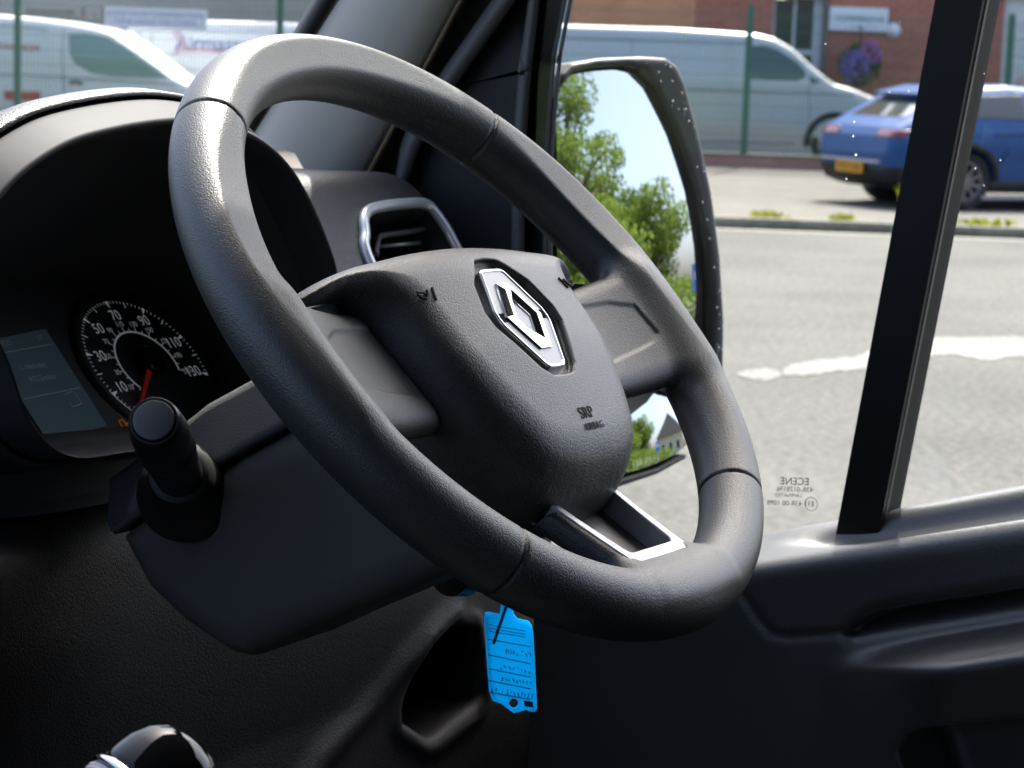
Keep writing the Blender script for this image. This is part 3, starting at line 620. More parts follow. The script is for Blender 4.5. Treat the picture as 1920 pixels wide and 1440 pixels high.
def f_pod(X, Y, Z):
    a = X-VOg[0]; b = (Y-VOg[1])*vz[1]+(Z-VOg[2])*vz[2]; h = (Y-VOg[1])*vn[1]+(Z-VOg[2])*vn[2]
    top = Z-0.049+0.10*np.clip(X-0.40, 0, 1)*4*np.clip(X-0.40, 0, 1)*4+0.02*np.clip(Y-.36, 0, 1)
    right = X-0.445-0.55*np.clip(0.045-Z, -1, 1)
    d = smax(smax(h-0.0, top, 0.016), smax(right, 0.17-X, 0.01), 0.02)
    d = smax(d, Y-0.62, 0.01)
    return smax(d, -smax(sdpoly(FRP, a, b)-0.0015, -h-0.055, 0.002), 0.004)
sdf_obj('vent_pod', f_pod, (0.16, 0.22, -0.22), (0.62, 0.64, 0.07), 0.0035, M_DASH, dash)
# dash top running to the windscreen, and the lower panels
def f_dtop(X, Y, Z):
    top = Z-(0.005-0.03*np.clip((Y-.3)/.3, 0, 1))
    d = smax(top, 0.27-Y+0.10*np.clip(-Z, 0, 1), 0.03); d = smax(d, smax(Y-0.66, np.maximum(X-0.16, -1.41-X), .02), 0.02)
    return smax(d, -smax(smax(np.abs(X+.01)-0.172, Y-0.52, .02), -0.2-Z, .02), 0.01)
sdf_obj('dash_top', f_dtop, (-1.42, 0.2, -0.3), (0.5, 0.68, 0.04), 0.012, M_DASH, dash)
POC = [tuple(VP(*p, 1, 0.235)[[0, 2]]) for p in ((885, 1180), (893, 1235), (890, 1300), (880, 1318), (800, 1378), (785, 1382), (745, 1352), (750, 1320), (800, 1210), (840, 1170))]
RDG = [tuple(VP(*p, 1, 0.23)[[0, 2]]) for p in ((540, 1500), (600, 1425), (650, 1375), (715, 1310), (760, 1250), (850, 1150), (900, 1090))]
def f_low(X, Y, Z):
    face = 0.235-0.55*np.clip(-0.30-Z, 0, 1)*0.3+0.05*np.clip((Z+.12)/.1, 0, 1)
    bul = 0.05*np.exp(-((X+.20)/.16)**2)*np.exp(-((Z+.17)/.10)**2)
    d = face-bul-Y
    d = smax(d, Z+0.075+0.05*np.exp(-((X+.01)/.17)**6), 0.03); d = smax(d, Y-0.36, 0.01)
    sp = sdpoly(POC, X, Z)
    d = smax(d, -smax(sp, Y-0.34, .004), 0.005)
    d = d-0.004*np.exp(-((sp-0.008)/0.006)**2)
    return d-0.006*np.exp(-(sdline(RDG, X, Z)/0.010)**2)
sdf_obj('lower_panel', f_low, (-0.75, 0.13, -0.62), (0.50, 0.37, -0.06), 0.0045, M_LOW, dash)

# ------------------------------------------------------------------ steering wheel (wheel frame, millimetres scaled to metres)
wheel = thing('steering_wheel', 'black three-spoke steering wheel with diamond emblem on its airbag pad', 'steering wheel', WHEEL_M)
RA, RB = 180.0, 172.7
def smooth_half(h):
    P = spline(mirror_poly(h), 3, closed=True); return [tuple(p) for p in P]
PAD_O = smooth_half([(0, 46), (40, 44.5), (72, 41), (100, 37), (126, 32), (134, 28), (124, 25.5), (106, 26), (94, 19), (88, 5), (85, -20), (79, -45), (71, -66), (59, -84), (42, -98), (24, -105), (0, -107)])
PAD_R = smooth_half([(0, 39), (40, 37), (68, 34), (94, 32.5), (118, 29.5), (122, 28.2), (108, 27.5), (92, 25), (82, 14), (79, 4), (76, -25), (67, -48), (54, -70), (42, -82), (22, -88), (0, -89)])
EMB_R = mirror_poly([(0, 26.5), (10, 25.5), (27, 10), (34, -7), (33, -16), (17, -42), (10, -47), (0, -47.5)])
def pad_top(u, v):
    return 21.5-4.5*(u/80)**2-7.0*np.clip((-25-v)/70, 0, 1)**1.4-4*np.clip((v-12)/30, 0, 1)**2-.0050*np.clip(np.abs(u)-78, 0, 99)**2
def f_pad(u, v, n):
    so = sdpoly(PAD_O, u, v); sr = sdpoly(PAD_R, u, v)
    d = smax(so-2+0.12*(n+12), n-pad_top(u, v), 9)
    d = smax(d, 0.74*sr+0.67*(n-14.8), 9.0)
    d = smax(d, -30-n, 2)
    sub = smax(sdpoly(EMB_R, u, v), 16.2-n, 1.0)
    return smax(d, -sub, 1.2)
def rim_parts(u, v):
    r = np.hypot(u, v)+1e-6; c, s = u/r, v/r
    rc = RA*RB/np.sqrt((RB*c)**2+(RA*s)**2)
    return r, rc, np.degrees(np.arctan2(v, u))
SEAMS = (45.8, 134.2, -46.3, -133.7)
def f_rim(u, v, n):
    r, rc, ph = rim_parts(u, v); dr = r-rc
    pa = np.abs(np.abs(ph)-90)                      # 90 at the sides, 0 at top and bottom
    sa = np.degrees(np.arctan2(v, np.abs(u))); side = np.exp(-((sa-20)/20.0)**2)
    top = np.exp(-((ph-90)/34.0)**4)
    rho = 17.5+0.7*side
    d = np.hypot(dr, n)-rho
    off = 18.6-4.7*side-3.5*top
    d = smax(d, 0.985*n-0.17*dr-off, 0.9)
    # soft step on the inner face of the upper arc
    for a in SEAMS:
        s = r*np.radians(ph-a); d = d+1.5*np.exp(-(s/1.0)**2)
    return d
def f_spokes(u, v, n):
    au = np.abs(u)
    # side spokes: flat blades falling away towards the hub
    t = np.clip((au-80)/90, 0, 1); nc = -13+19*t*t
    hv = 36+3*t
    db = smax(np.abs(v+15.5)-hv, np.abs(n-nc)-8.5, 14)
    db = smax(db, smax(au-176, 50-au, 4), 6)
    # blank switch pocket in each side spoke
    pk = smax(sdpoly([(92, 8), (134, 4), (151, -3), (153, -24), (146, -28), (92, -33)], au, v), (nc+7.5)-n, 1.6)
    db = smax(db, -pk, 1.2)
    # lower spoke
    q = np.clip((-v-95)/65, 0, 1); nb = -21+24*q**1.1; hw = 40-6*q
    dl = smax(np.abs(u)-hw, np.abs(n-nb)-8, 7)
    dl = smax(dl, smax(-172-v, v+80, 4), 5)
    tray = smax(smax(np.abs(u)-(31-6.5*q), smax(-150.5-v, v+85, 2.0), 2.0), (nb-6)-n, 0.8)
    dl = smax(dl, -tray, 0.8)
    return smin(db, dl, 6), tray
def f_wheel(u, v, n):
    sp, tray = f_spokes(u, v, n)
    d = smin(f_rim(u, v, n), sp, 11)
    d = smax(d, -tray, 0.8)
    so = sdpoly(PAD_O, u, v)
    d = smax(d, -smax(so-4.5, -22-n, 3), 2.0)       # clearance round the airbag pad
    # hub boss under the pad
    boss = smax(np.hypot(u, v+30)-62, np.abs(n+30)-10, 5)
    return np.minimum(d, boss)
sdf_obj('rim', f_wheel, (-204, -196, -44), (204, 196, 24), 1.15, M_RIM, wheel, 0.001)
pad = sdf_obj('airbag_pad', f_pad, (-140, -112, -34), (140, 52, 26), 0.9, M_PAD, wheel, 0.001)
def pad_frame(u, v, lift=0.25):
    e = 0.5; n0 = pad_top(u, v); gu = (pad_top(u+e, v)-pad_top(u-e, v))/(2*e); gv = (pad_top(u, v+e)-pad_top(u, v-e))/(2*e)
    z = np.array([-gu, -gv, 1.0]); z /= np.linalg.norm(z); x = np.array([1, 0, gu]); x /= np.linalg.norm(x); y = np.cross(z, x)
    return (np.array([u, v, n0])+z*lift)/1000, x, y
for body, u0, v0, size in (('SRP', -0.5, -70.5, 9.0), ('AIRBAG', 0.5, -78.0, 5.6)):
    o, x, y = pad_frame(u0, v0); place_text('engraved_lettering', text_mesh(body, size/1000, 0.0001), M_MARK, pad, o, x, y)
def horn_icon(s):
    o, x, y = pad_frame(70*s, 8, 0.2); m = MB()
    def P(a, b): return o+x*a*1.25*s/1000+y*b*1.25/1000
    m.tube([P(-6, 3), P(-5, 1), P(-3.5, -2.5)], 0.0007, 6)
    m.tube([P(-2, 2.5), P(-1, 0), P(1.5, -1.5), P(4, -0.5), P(5, 1.5)], 0.0006, 6)
    m.tube([P(-1, 0), P(1, 1.6), P(4.5, 2.2)], 0.0005, 6)
    m.build('horn_symbol', M_MARK, pad)
horn_icon(-1); horn_icon(1)
# emblem
EF = mirror_poly([(0, 20.3), (9.5, 20), (12, 18.5), (24, -6), (24.5, -11), (23.8, -15), (10, -40.5), (7, -42.5), (0, -42.8)])
def f_emf(u, v, n): 
    s = sdpoly(EF, u, v); d = smax(s, np.abs(n-17.6)-2.4, 1.2); return smax(d, -smax(s+2.0, 19.2-n, 0.3), 0.5)
emb = sdf_obj('emblem_frame', f_emf, (-27, -46, 13), (27, 24, 22), 0.45, M_CHROME, pad, 0.001)
MB().prism([(a*0.905, (b+11)*0.93-11, 18.9) for a, b in EF][::-1], (0, 0, 0.55)).build('emblem_plate', M_SATIN2, pad).data.transform(Matrix.Scale(0.001, 4))
for s in (-1, 1):
    MB().prism([(s*15.5, -7.5, 19.46), (s*22, -7.5, 19.46), (s*22, -13, 19.46), (s*15.5, -13, 19.46)], (0, 0, 0.12)).build('emblem_notch', M_GLOSS, pad).data.transform(Matrix.Scale(0.001, 4))
def ring_pts(hw, top, bot, ft, n):
    return [(ft, top, n), (hw, -10.5, n), (ft, bot, n), (-ft, bot, n), (-hw, -10.5, n), (-ft, top, n)]
mb = MB()
r_out0 = ring_pts(17.5, 10.5, -31.5, 5.5, 19.3); r_out = ring_pts(17.0, 10.1, -31.1, 5.3, 20.6)
r_mid = ring_pts(11.6, 5.6, -26.6, 2.6, 21.6); r_in = ring_pts(6.6, 0.6, -21.6, 0.25, 20.2); r_in0 = ring_pts(6.4, 0.4, -21.4, 0.2, 19.3)
mb.grid([r_out0, r_out, r_mid, r_in, r_in0], closed=True)
dm = mb.build('emblem_diamond', M_CHROME, pad); dm.data.transform(Matrix.Scale(0.001, 4))
# lower-spoke trim: a satin U frame with a sunken tray
def f_trim(u, v, n):
    q = np.clip((-v-95)/65, 0, 1); nb = -21+24*q**1.1; top = nb+8.6
    so = smax(np.abs(u)-(35.0-6*q), -155.0-v, 7.0); so = smax(so, v+100, 2)
    si = smax(np.abs(u)-(29.6-8.5*q), -144.0-v, 4.0)
    d = smax(so, np.abs(n-(top-8.5))-8.5, 1.0)
    return smax(d, -si, 1.0)
sdf_obj('spoke_trim', f_trim, (-40, -160, -36), (40, -96, 16), 0.7, M_SATIN, wheel, 0.001)
mb = MB(); rows = []
for q in np.linspace(0, 1, 8):
    v = -98-53*q; qq = min(1, (-v-95)/65); nn = -21+24*qq**1.1-4.2; rows.append([(-31+8*q, v, nn), (31-8*q, v, nn)])
mb.grid(rows); mb.build('spoke_insert', mat('insert_grey', (.10, .10, .105), .35, .3), wheel).data.transform(Matrix.Scale(0.001, 4))
# thin bright blade under the upper left and right pad corners
for s in (-1, 1):
    P = spline([(s*98, 23, -7), (s*110, 22.5, -6), (s*124, 21.5, -5), (s*138, 20, -5)], 6); mb = MB()
    mb.grid([[p+np.array([0, 0.6, 1.6]) for p in P], [p+np.array([0, 2.2, 0]) for p in P], [p+np.array([0, -1.5, -4.0]) for p in P]])
    mb.build('spoke_blade', M_SATIN2, wheel, True).data.transform(Matrix.Scale(0.001, 4))

# ------------------------------------------------------------------ instrument cluster
clus = thing('instrument_cluster', 'speedometer and trip screen behind the steering wheel under the hood', 'instruments', VAN_M)
MB().add([p for p in panel_ring(8)], [tuple(range(len(RING)))]).build('cluster_face', mat('cluster_face', (0.060, 0.062, 0.068), 0.45), clus)
def circ(r, h, n=64, a0=0, a1=360): return [cl(r*math.cos(math.radians(a)), r*math.sin(math.radians(a)), h) for a in np.linspace(a0, a1, n)]
DS = mat('dial_face', (0.034, 0.040, 0.043), 0.45); DW = mat('dial_print', (0.85, 0.86, 0.88), 0.6, emit=((.8, .85, .9), 0.028)); DD = mat('dial_print_dim', (0.55, 0.56, 0.58), 0.6, emit=((.8, .85, .9), 0.026))
dl = MB().add(circ(52.5, 1.8)[:-1], [tuple(range(63))]).build('speedometer', DS, clus)
mb = MB(); mb.grid([circ(58, 1.5), circ(56, 4.5), circ(52.2, 1.9)]); mb.build('dial_rim', M_DARK, clus, True)
ANG = lambda s: 200.22-35.97*(s-10)/20.0
mb = MB()
def tick(r0, r1, a, w, h=2.1, w1=None):
    t = math.radians(a); c = np.array([math.cos(t), math.sin(t)]); p = np.array([-c[1], c[0]]); w1 = w if w1 is None else w1
    q = [c*r0-p*w1/2, c*r1-p*w/2, c*r1+p*w/2, c*r0+p*w1/2]; mb.add([cl(*k, h) for k in q], [(0, 1, 2, 3)])
for s in range(0, 131, 2):
    if s % 20 == 10: tick(44.2, 49.2, ANG(s), 3.0, w1=0.5)
    elif s % 10 == 0: tick(44.5, 49.2, ANG(s), 0.7)
    else: tick(47.2, 49.2, ANG(s), 0.45)
mb.grid([circ(49.3, 2.1, 40, ANG(10)-4, 262), circ(49.9, 2.1, 40, ANG(10)-4, 262)])
mb.build('scale_marks', DW, dl)
mb = MB()
KM = lambda k: ANG(k/1.609)
for k in range(0, 211, 10): tick(25.5, 29.0 if k % 20 == 10 else 27.8, KM(k), 0.55)
mb.grid([circ(24.4, 2.1, 60, KM(0), KM(210)), circ(25.8, 2.1, 60, KM(0), KM(210))]); mb.build('inner_scale', DD, dl)
def dtext(body, size, r, a, m, sx=0.86):
    t = math.radians(a); me = text_mesh(body, size/1000, 0.0); place_text('numeral', me, m, dl, cl(r*math.cos(t), r*math.sin(t), 2.2), CXv*sx, CZv)
for s in range(10, 131, 20): dtext(str(s), 11.0, 38.0 if s < 100 else 36.8, ANG(s), DW)
for k in range(10, 211, 20): dtext(str(k), 5.6, 31.2 if k < 100 else 31.4, KM(k), DD)
dtext('mph', 4.6, 40, 232, DD); dtext('km/h', 3.6, 29, 236, DD)
hub = MB().lathe(cl(0, 0, 2), CNv, [(0, .0105), (.006, .0100), (.0075, .0085), (.0075, 0.0001)], 32).build('needle_hub', M_GLOSS, dl, True, ); hub.data.set_sharp_from_angle(angle=math.radians(35))
na = math.radians(ANG(0)+3); c = np.array([math.cos(na), math.sin(na)]); p = np.array([-c[1], c[0]])
MB().prism([cl(*(c*8-p*1.7), 5), cl(*(c*43-p*.7), 5), cl(*(c*43+p*.7), 5), cl(*(c*8+p*1.7), 5)], CNv*0.001).build('needle', mat('needle_red', (0.40, 0.02, 0.02), 0.4, emit=((.8, .03, .03), 0.012)), dl)
scr = MB().prism([cl(-121, 31, 1.4), cl(-67.5, 34.5, 1.4), cl(-67.5, -37, 1.4), cl(-121, -41, 1.4)][::-1], CNv*0.0008).build('trip_screen', mat('lcd', (0.16, 0.22, 0.25), 0.15, coat=0.3, emit=((.30, .52, .62), 0.003)), clus)
LT = mat('lcd_text', (0.30, 0.38, 0.42), 0.4, emit=((.4, .6, .7), 0.010))
def stext(body, size, a, b): place_text('screen_text', text_mesh(body, size/1000, 0.0), LT, scr, cl(a, b, 2.5), CXv*.95, CZv)
stext('ECO', 5.0, -107, 27.5); stext('17', 5.0, -77, 28.5); stext('1. Hedwies', 5.2, -97, 10); stext('952.5miles', 5.4, -95, 1.0)
for b0 in (21.0, -11.2): MB().grid([[cl(-119, b0+.6, 2.5), cl(-70, b0+2.4, 2.5)], [cl(-119, b0, 2.5), cl(-70, b0+1.8, 2.5)]]).build('screen_rule', LT, scr)
MB().tube([cl(a-82, b-16, 2.5) for a, b in ((-4, 4), (3, 5), (5, 2), (5, -4), (-4, -5))], 0.0003, 5, closed=True).build('screen_icon', LT, scr)
mb = MB(); mb.tube([cl(-53+a, -38+b, 2.0) for a, b in ((-2.5, -3), (-2.5, 3), (1.2, 3), (1.2, -3))], 0.0006, 5, closed=True); mb.tube([cl(-53+a, -38+b, 2.0) for a, b in ((1.2, 1), (3, 0), (3, -2))], 0.0005, 5)
mb.build('fuel_warning_lamp', mat('amber_lamp', (0.30, 0.08, 0.02), .4, emit=((1, .25, .05), 0.02)), clus)

# ------------------------------------------------------------------ steering column
colm = thing('steering_column', 'black grained steering column shroud with lighting stalk', 'steering column', VAN_M)
XC = -0.052
cyz = lambda px, py: tuple(VP(px, py, 0, XC)[[1, 2]])
TOPL = [cyz(158, 905), cyz(235, 850), cyz(335, 768), cyz(468, 695), cyz(600, 625)]
SEAML = [cyz(150, 1040), cyz(207, 1003), cyz(258, 965), cyz(440, 851), cyz(533, 800), cyz(660, 728)]
UP = [cyz(158, 905), cyz(235, 850), cyz(335, 766), cyz(468, 694), cyz(600, 622), cyz(720, 700), cyz(533, 802), cyz(440, 853), cyz(258, 967), cyz(207, 1005), cyz(186, 985)]
LOWP = [cyz(207, 1007), cyz(258, 969), cyz(440, 855), cyz(533, 804), cyz(720, 702), cyz(960, 960), cyz(905, 1035), cyz(830, 1078), cyz(560, 1190), cyz(450, 1240), cyz(420, 1235), cyz(330, 1175), cyz(262, 1110)]
sy0, sz0 = cyz(258, 966); _e = cyz(533, 801); sk = (_e[1]-sz0)/(_e[0]-sy0)
def f_shroud(P, r, cham):
    def f(X, Y, Z):
        s = sdpoly(P, Y, Z); up_ = (Z-sz0)-sk*(Y-sy0); return smax(s, np.abs(X)-0.052+cham*np.clip(up_, 0, 1), r)
    return f
sdf_obj('upper_shroud', f_shroud(UP, 0.006, 0.5), (-0.058, -0.03, -0.16), (0.058, 0.25, 0.02), 0.0016, M_SHROUD, colm)
sdf_obj('lower_shroud', f_shroud(LOWP, 0.020, 0), (-0.058, -0.08, -0.21), (0.058, 0.25, -0.02), 0.002, M_SHROUD2, colm)
# stalk
sb = VP(352, 925, 0, -0.05); se = VP(287, 786, 0, -0.152); ax = se-sb; Ls = np.linalg.norm(ax); ax /= Ls
mb = MB(); mb.lathe(sb, ax, [(0, .0270), (.004, .0268), (.0065, .0255), (.010, .0225), (.020, .0190), (.032, .0165), (.036, .0155), (.037, .0135)], 56)
mb.build('stalk_boot', M_DARK, colm, True, 40)
mb = MB(); mb.lathe(sb, ax, [(.03, .0122), (Ls*.55, .0136), (Ls*.60, .0144), (Ls*.655, .0147), (Ls*.662, .0141), (Ls*.67, .0141), (Ls*.677, .0147), (Ls*.70, .0147), (Ls*.706, .0142), (Ls*.713, .0147), (Ls*.82, .0143), (Ls*.93, .0132), (Ls*.965, .0126), (Ls*.978, .0117), (Ls*.978, .0108), (Ls*.962, .0106), (Ls*.962, .002)], 64)
stk = mb.build('lighting_stalk', mat('stalk_plastic', (0.016, 0.016, 0.018), 0.36), colm, True, 35)
mb = MB(); mb.lathe(sb, ax, [(Ls*.955, .0102), (Ls*.985, .0102), (Ls*.992, .0098), (Ls*.994, .0088), (Ls*.994, .0001)], 48); mb.build('end_cap', M_FINE, stk, True, 40)
sx = np.cross(ax, [0, 0, 1.]); sx /= np.linalg.norm(sx); sy = np.cross(sx, ax)
def on_stalk(t, phi, r): 
    d = math.cos(phi)*sx+math.sin(phi)*sy; return sb+ax*Ls*t+d*r
wm = mat('symbol_white', (.55, .55, .55), .6)
for t, ph in ((.875, .25), (.80, .05)):
    mb = MB()
    for k in (-1, 0, 1): mb.tube([on_stalk(t+.012*k, ph-.12, .01435), on_stalk(t+.012*k, ph+.05, .01435)], .0003, 5)
    mb.tube([on_stalk(t+.02*math.cos(a), ph+.16+.09*math.sin(a), .0144) for a in np.linspace(0, 2*math.pi, 12)[:-1]], .0003, 5, closed=True)
    mb.build('switch_symbol', wm, stk)
MB().lathe(on_stalk(.745, .0, .0145), sx, [(0, .0007), (.0003, .0007)], 10).build('switch_symbol', wm, stk)

# ------------------------------------------------------------------ key tag
TX = 0.128
tgo = VP(955, 1230, 0, TX); tn = -(VR.T @ ray(955, 1230)); tn /= np.linalg.norm(tn); 
tn = tn*0.9+np.array([-.2, .1, .1]); tn /= np.linalg.norm(tn)
tx = np.cross([0, 0, 1.], tn); tx /= np.linalg.norm(tx); ty = np.cross(tn, tx)
ktag = thing('key_tag', 'bright blue plastic key tag hanging under the steering column', 'key tag', VAN_M)
def t2(px, py):
    p = VPL(px, py, tgo, tn)-tgo; return np.array([p @ tx, p @ ty])
def t3(q, h=0.0): return tgo+tx*q[0]+ty*q[1]+tn*h
TAG = [t2(*p) for p in ((909, 1147), (918, 1146), (936, 1150), (940, 1120), (958, 1120), (964, 1150), (970, 1158), (992, 1163), (998, 1172), (1001, 1190), (1008, 1328), (1004, 1336), (996, 1336), (985, 1332), (974, 1336), (963, 1338), (952, 1330), (940, 1321), (923, 1315), (916, 1295), (907, 1160))]
hc = t2(963, 1318)
def f_tag(a, b, h):
    s = sdpoly(TAG, a, b); rim_ = np.exp(-((s+.0012)/.0011)**2)*0.0006
    d = smax(s+0.0004, np.abs(h)-0.0011-rim_, 0.0008); return smax(d, -(np.hypot(a-hc[0], b-hc[1])-0.0026), .0006)
V_, Q = nets(f_tag, (-.024, -.036, -.003), (.024, .036, .003), .0007)
V_ = tgo+V_[:, :1]*tx+V_[:, 1:2]*ty+V_[:, 2:3]*tn
tm = bpy.data.materials.new('blue_translucent_plastic'); tm.use_nodes = True; t = tm.node_tree; t.nodes.clear()
o = t.nodes.new('ShaderNodeOutputMaterial'); d1 = t.nodes.new('ShaderNodeBsdfDiffuse'); d2 = t.nodes.new('ShaderNodeBsdfTranslucent'); mxs = t.nodes.new('ShaderNodeMixShader')
d1.inputs[0].default_value = (0.03, 0.58, 0.95, 1); d2.inputs[0].default_value = (0.03, 0.62, 1.0, 1); mxs.inputs[0].default_value = 0.7
t.links.new(d1.outputs[0], mxs.inputs[1]); t.links.new(d2.outputs[0], mxs.inputs[2]); t.links.new(mxs.outputs[0], o.inputs[0])
tagm = link('tag_plate', fast_mesh('tag_plate', V_, Q), tm, ktag)
ink = mat('ink', (0.01, 0.05, 0.10), 0.8); ink2 = mat('ink_faint', (0.02, 0.16, 0.30), 0.8)
mb = MB(); H = 0.0016
for y0, y1 in ((1172, 1179), (1178, 1185), (1184, 1190)): mb.tube([t3(t2(918, y0), H), t3(t2(986, y1+5), H)], .00025, 4)
for y0, y1 in ((1199, 1213), (1228, 1245), (1254, 1270), (1276, 1292), (1298, 1312)): mb.tube([t3(t2(916, y0), H), t3(t2(996, y1), H)], .00035, 4)
mb.build('printed_lines', ink2, tagm)
rng = np.random.RandomState(11)
for (x0, x1, y0, hgt) in ((948, 992, 1222, 12), (938, 994, 1251, 9), (940, 997, 1273, 9), (922, 998, 1295, 13)):
    mb = MB(); x = x0
    while x < x1:
        w = rng.uniform(5, 9); yy = y0+(x-x0)*0.16
        pts = [(x+rng.uniform(0, w*.8), yy+rng.uniform(-hgt/2, hgt/2)) for _ in range(4)]
        mb.tube([t3(t2(*p), H) for p in pts], .0003, 4); x += w
    mb.build('handwriting', ink2, tagm)
MB().tube([t3(t2(950, 1138), H+.0002), t3(t2(926, 1208), H+.0002)], .00105, 6).build('pen_stroke', ink, tagm)
MB().prism([t3(t2(*p), H) for p in ((982, 1313), (1000, 1316), (1001, 1327), (985, 1325))][::-1], tn*.0002).build('pen_stroke', ink, tagm)
# key in the ignition barrel above it
kb = VP(948, 1105, 0, 0.10)
MB().lathe(np.array([0.055, kb[1]+.01, kb[2]+.02]), (1, -.25, -.12), [(0, .017), (.012, .017), (.014, .015), (.03, .013), (.045, .010), (.05, .004)], 24).build('ignition_key', M_FINE, ktag, True, 40)
mb = MB(); kk = t3(t2(949, 1128)); mb.tube([kk+.010*np.array([0, math.cos(a)*.5, math.sin(a)+.8]) for a in np.linspace(0, 2*math.pi, 20)[:-1]], .0007, 6, closed=True); mb.build('split_ring', M_CHROME, ktag, True)

# ------------------------------------------------------------------ gear lever
gear = thing('gear_lever', 'gloss black gear knob with knurled bright collar on a dark gaiter', 'gear lever', VAN_M)
gc = VP(296, 1468, 0, -0.40); ga = np.array([0.74, -0.30, 0.60]); ga /= np.linalg.norm(ga)
mb = MB(); mb.lathe(gc, ga, [(-.010, .0200), (-.004, .0205), (.004, .0200), (.010, .0182), (.0145, .0150), (.0175, .0105), (.0190, .0055), (.0195, .0002)], 64); kn = mb.build('knob', M_GLOSS, gear, True)
mb = MB(); mb.lathe(gc, ga, [(-.0102, .0203), (-.0100, .0216), (-.0085, .0219), (-.0070, .0212), (-.0068, .0204)], 64, False); mb.build('bright_ring', M_CHROME, gear, True)
x = np.cross(ga, [0, 0, 1.]); x /= np.linalg.norm(x); y = np.cross(ga, x); mb = MB()
mb.lathe(gc, ga, [(-.030, .0165), (-.024, .0190), (-.0175, .0206), (-.011, .0209), (-.0105, .0200)], 64)
for j in range(7):
    for i in range(72):
        a = 2*math.pi*(i+.5*(j % 2))/72; tt = -.0118-.0017*j; rr = .0208-.0006*max(0, j-3); d = math.cos(a)*x+math.sin(a)*y
        p = gc+ga*tt+d*rr; s1 = np.cross(ga, d)
        mb.add([p-s1*.00055, p+ga*.00055, p+s1*.00055, p-ga*.00055, p+d*.0006], [(0, 1, 4), (1, 2, 4), (2, 3, 4), (3, 0, 4)])
mb.build('knurled_collar', M_SATIN, gear)
mb = MB(); mb.lathe(gc-ga*.03, -ga, [(0, .0150), (.02, .012), (.06, .010), (.07, .022), (.12, .05)], 32); mb.build('gaiter', M_DARK, gear, True)
def onknob(a, b):      # shift pattern laid on the crown
    r = math.hypot(a, b); h = .0195-.00955*(r/.0115)**2*0.72 if r < .0115 else .0120
    return gc+ga*(h+.0002)+x*a+y*b
mb = MB()
for a0 in (-.005, 0, .005): mb.tube([onknob(a0, t) for t in np.linspace(-.006, .006, 9)], .00028, 5)
mb.tube([onknob(t, 0) for t in np.linspace(-.005, .005, 7)], .00028, 5); mb.build('shift_pattern', wm, kn)

# ------------------------------------------------------------------ wing mirror
mirror = thing('wing_mirror', 'tall black door mirror beaded with rain outside the side window', 'mirror', VAN_M)
MO = np.array([0.745, 0.31, -0.03]); mn = np.array([-0.36, -0.925, 0.115]); mn /= np.linalg.norm(mn)
mx_ = np.cross([0, 0, 1.], mn); mx_ = -mx_ if mx_[1] > 0 and False else mx_; mx_ /= np.linalg.norm(mx_); my_ = np.cross(mn, mx_)
def m2(px, py, h=0.0):
    p = VPL(px, py, MO+mn*h, mn)-MO; return np.array([p @ mx_, p @ my_])
def m3(q, h=0.0): return MO+mx_*q[0]+my_*q[1]+mn*h
HOUS = [m2(*p) for p in ((1036, 420), (1036, 200), (1040, 135), (1065, 110), (1120, 100), (1200, 97), (1245, 100), (1268, 116), (1285, 150), (1312, 250), (1336, 360), (1352, 480), (1359, 600), (1358, 690), (1348, 760), (1325, 820), (1285, 868), (1230, 898), (1150, 925), (1070, 935), (1042, 900), (1036, 700))]
UPP = [m2(*p) for p in ((1051, 420), (1051, 220), (1056, 165), (1072, 143), (1110, 134), (1170, 130), (1200, 138), (1222, 165), (1262, 255), (1295, 360), (1315, 460), (1326, 560), (1325, 650), (1300, 690), (1200, 700), (1100, 705), (1055, 690), (1051, 640))]
LWP = [m2(*p) for p in ((1052, 800), (1060, 765), (1110, 745), (1180, 734), (1225, 734), (1258, 745), (1300, 748), (1322, 760), (1318, 800), (1290, 840), (1230, 870), (1150, 893), (1080, 905), (1056, 890))]
C0 = np.mean(HOUS, axis=0)
sgn = 1.0
def f_house(a, b, h):
    s = sdpoly(HOUS, a, b)
    back = -h-0.085+0.9*np.hypot((a-C0[0])/1.0, (b-C0[1])*0.45)*0.35
    d = smax(s+0.004, smax(h-0.004-0.003*np.clip((s+.03)/.03, 0, 1), back, 0.03), 0.008)
    d = smax(d, -smax(sdpoly(UPP, a, b)-0.0035, -h-0.022, .004), 0.004)
    return smax(d, -smax(sdpoly(LWP, a, b)-0.0035, -h-0.022, .004), 0.004)
V_, Q = nets(f_house, (-.13, -.23, -.10), (.13, .21, .02), .0028)
V_ = MO+V_[:, :1]*mx_+V_[:, 1:2]*my_+V_[:, 2:3]*mn
link('housing', fast_mesh('housing', V_, Q), mat('mirror_plastic', (0.018, 0.019, 0.020), 0.5, grain=(900, .3, .0006, 'noise')), mirror)
mm = mat('mirror_silver', (0.80, 0.80, 0.775), 0.0, 1.0)
def pane(name, P, Rc, tilt, rot):
    c = np.mean(P, axis=0); pts = np.array(P); B = 14; rings = []
    for k in range(B+1):
        t = k/B; q = c+(spline(pts, 4, closed=True)-c)*t if k else np.repeat(c[None], 4*len(pts), 0)
        rings.append([m3(p, -.002-((p-c) @ (p-c))/(2*Rc)+tilt*(p-c)[1]+rot*(p-c)[0]) for p in q])
    mb = MB(); mb.grid(rings, closed=True); return mb.build(name, mm, mirror, True)
pane('upper_glass', UPP, 1.5, 0.0, 0.0)
pane('lower_glass', LWP, 0.40, -0.07, 0.0)
mb = MB(); rng = np.random.RandomState(5); k = 0
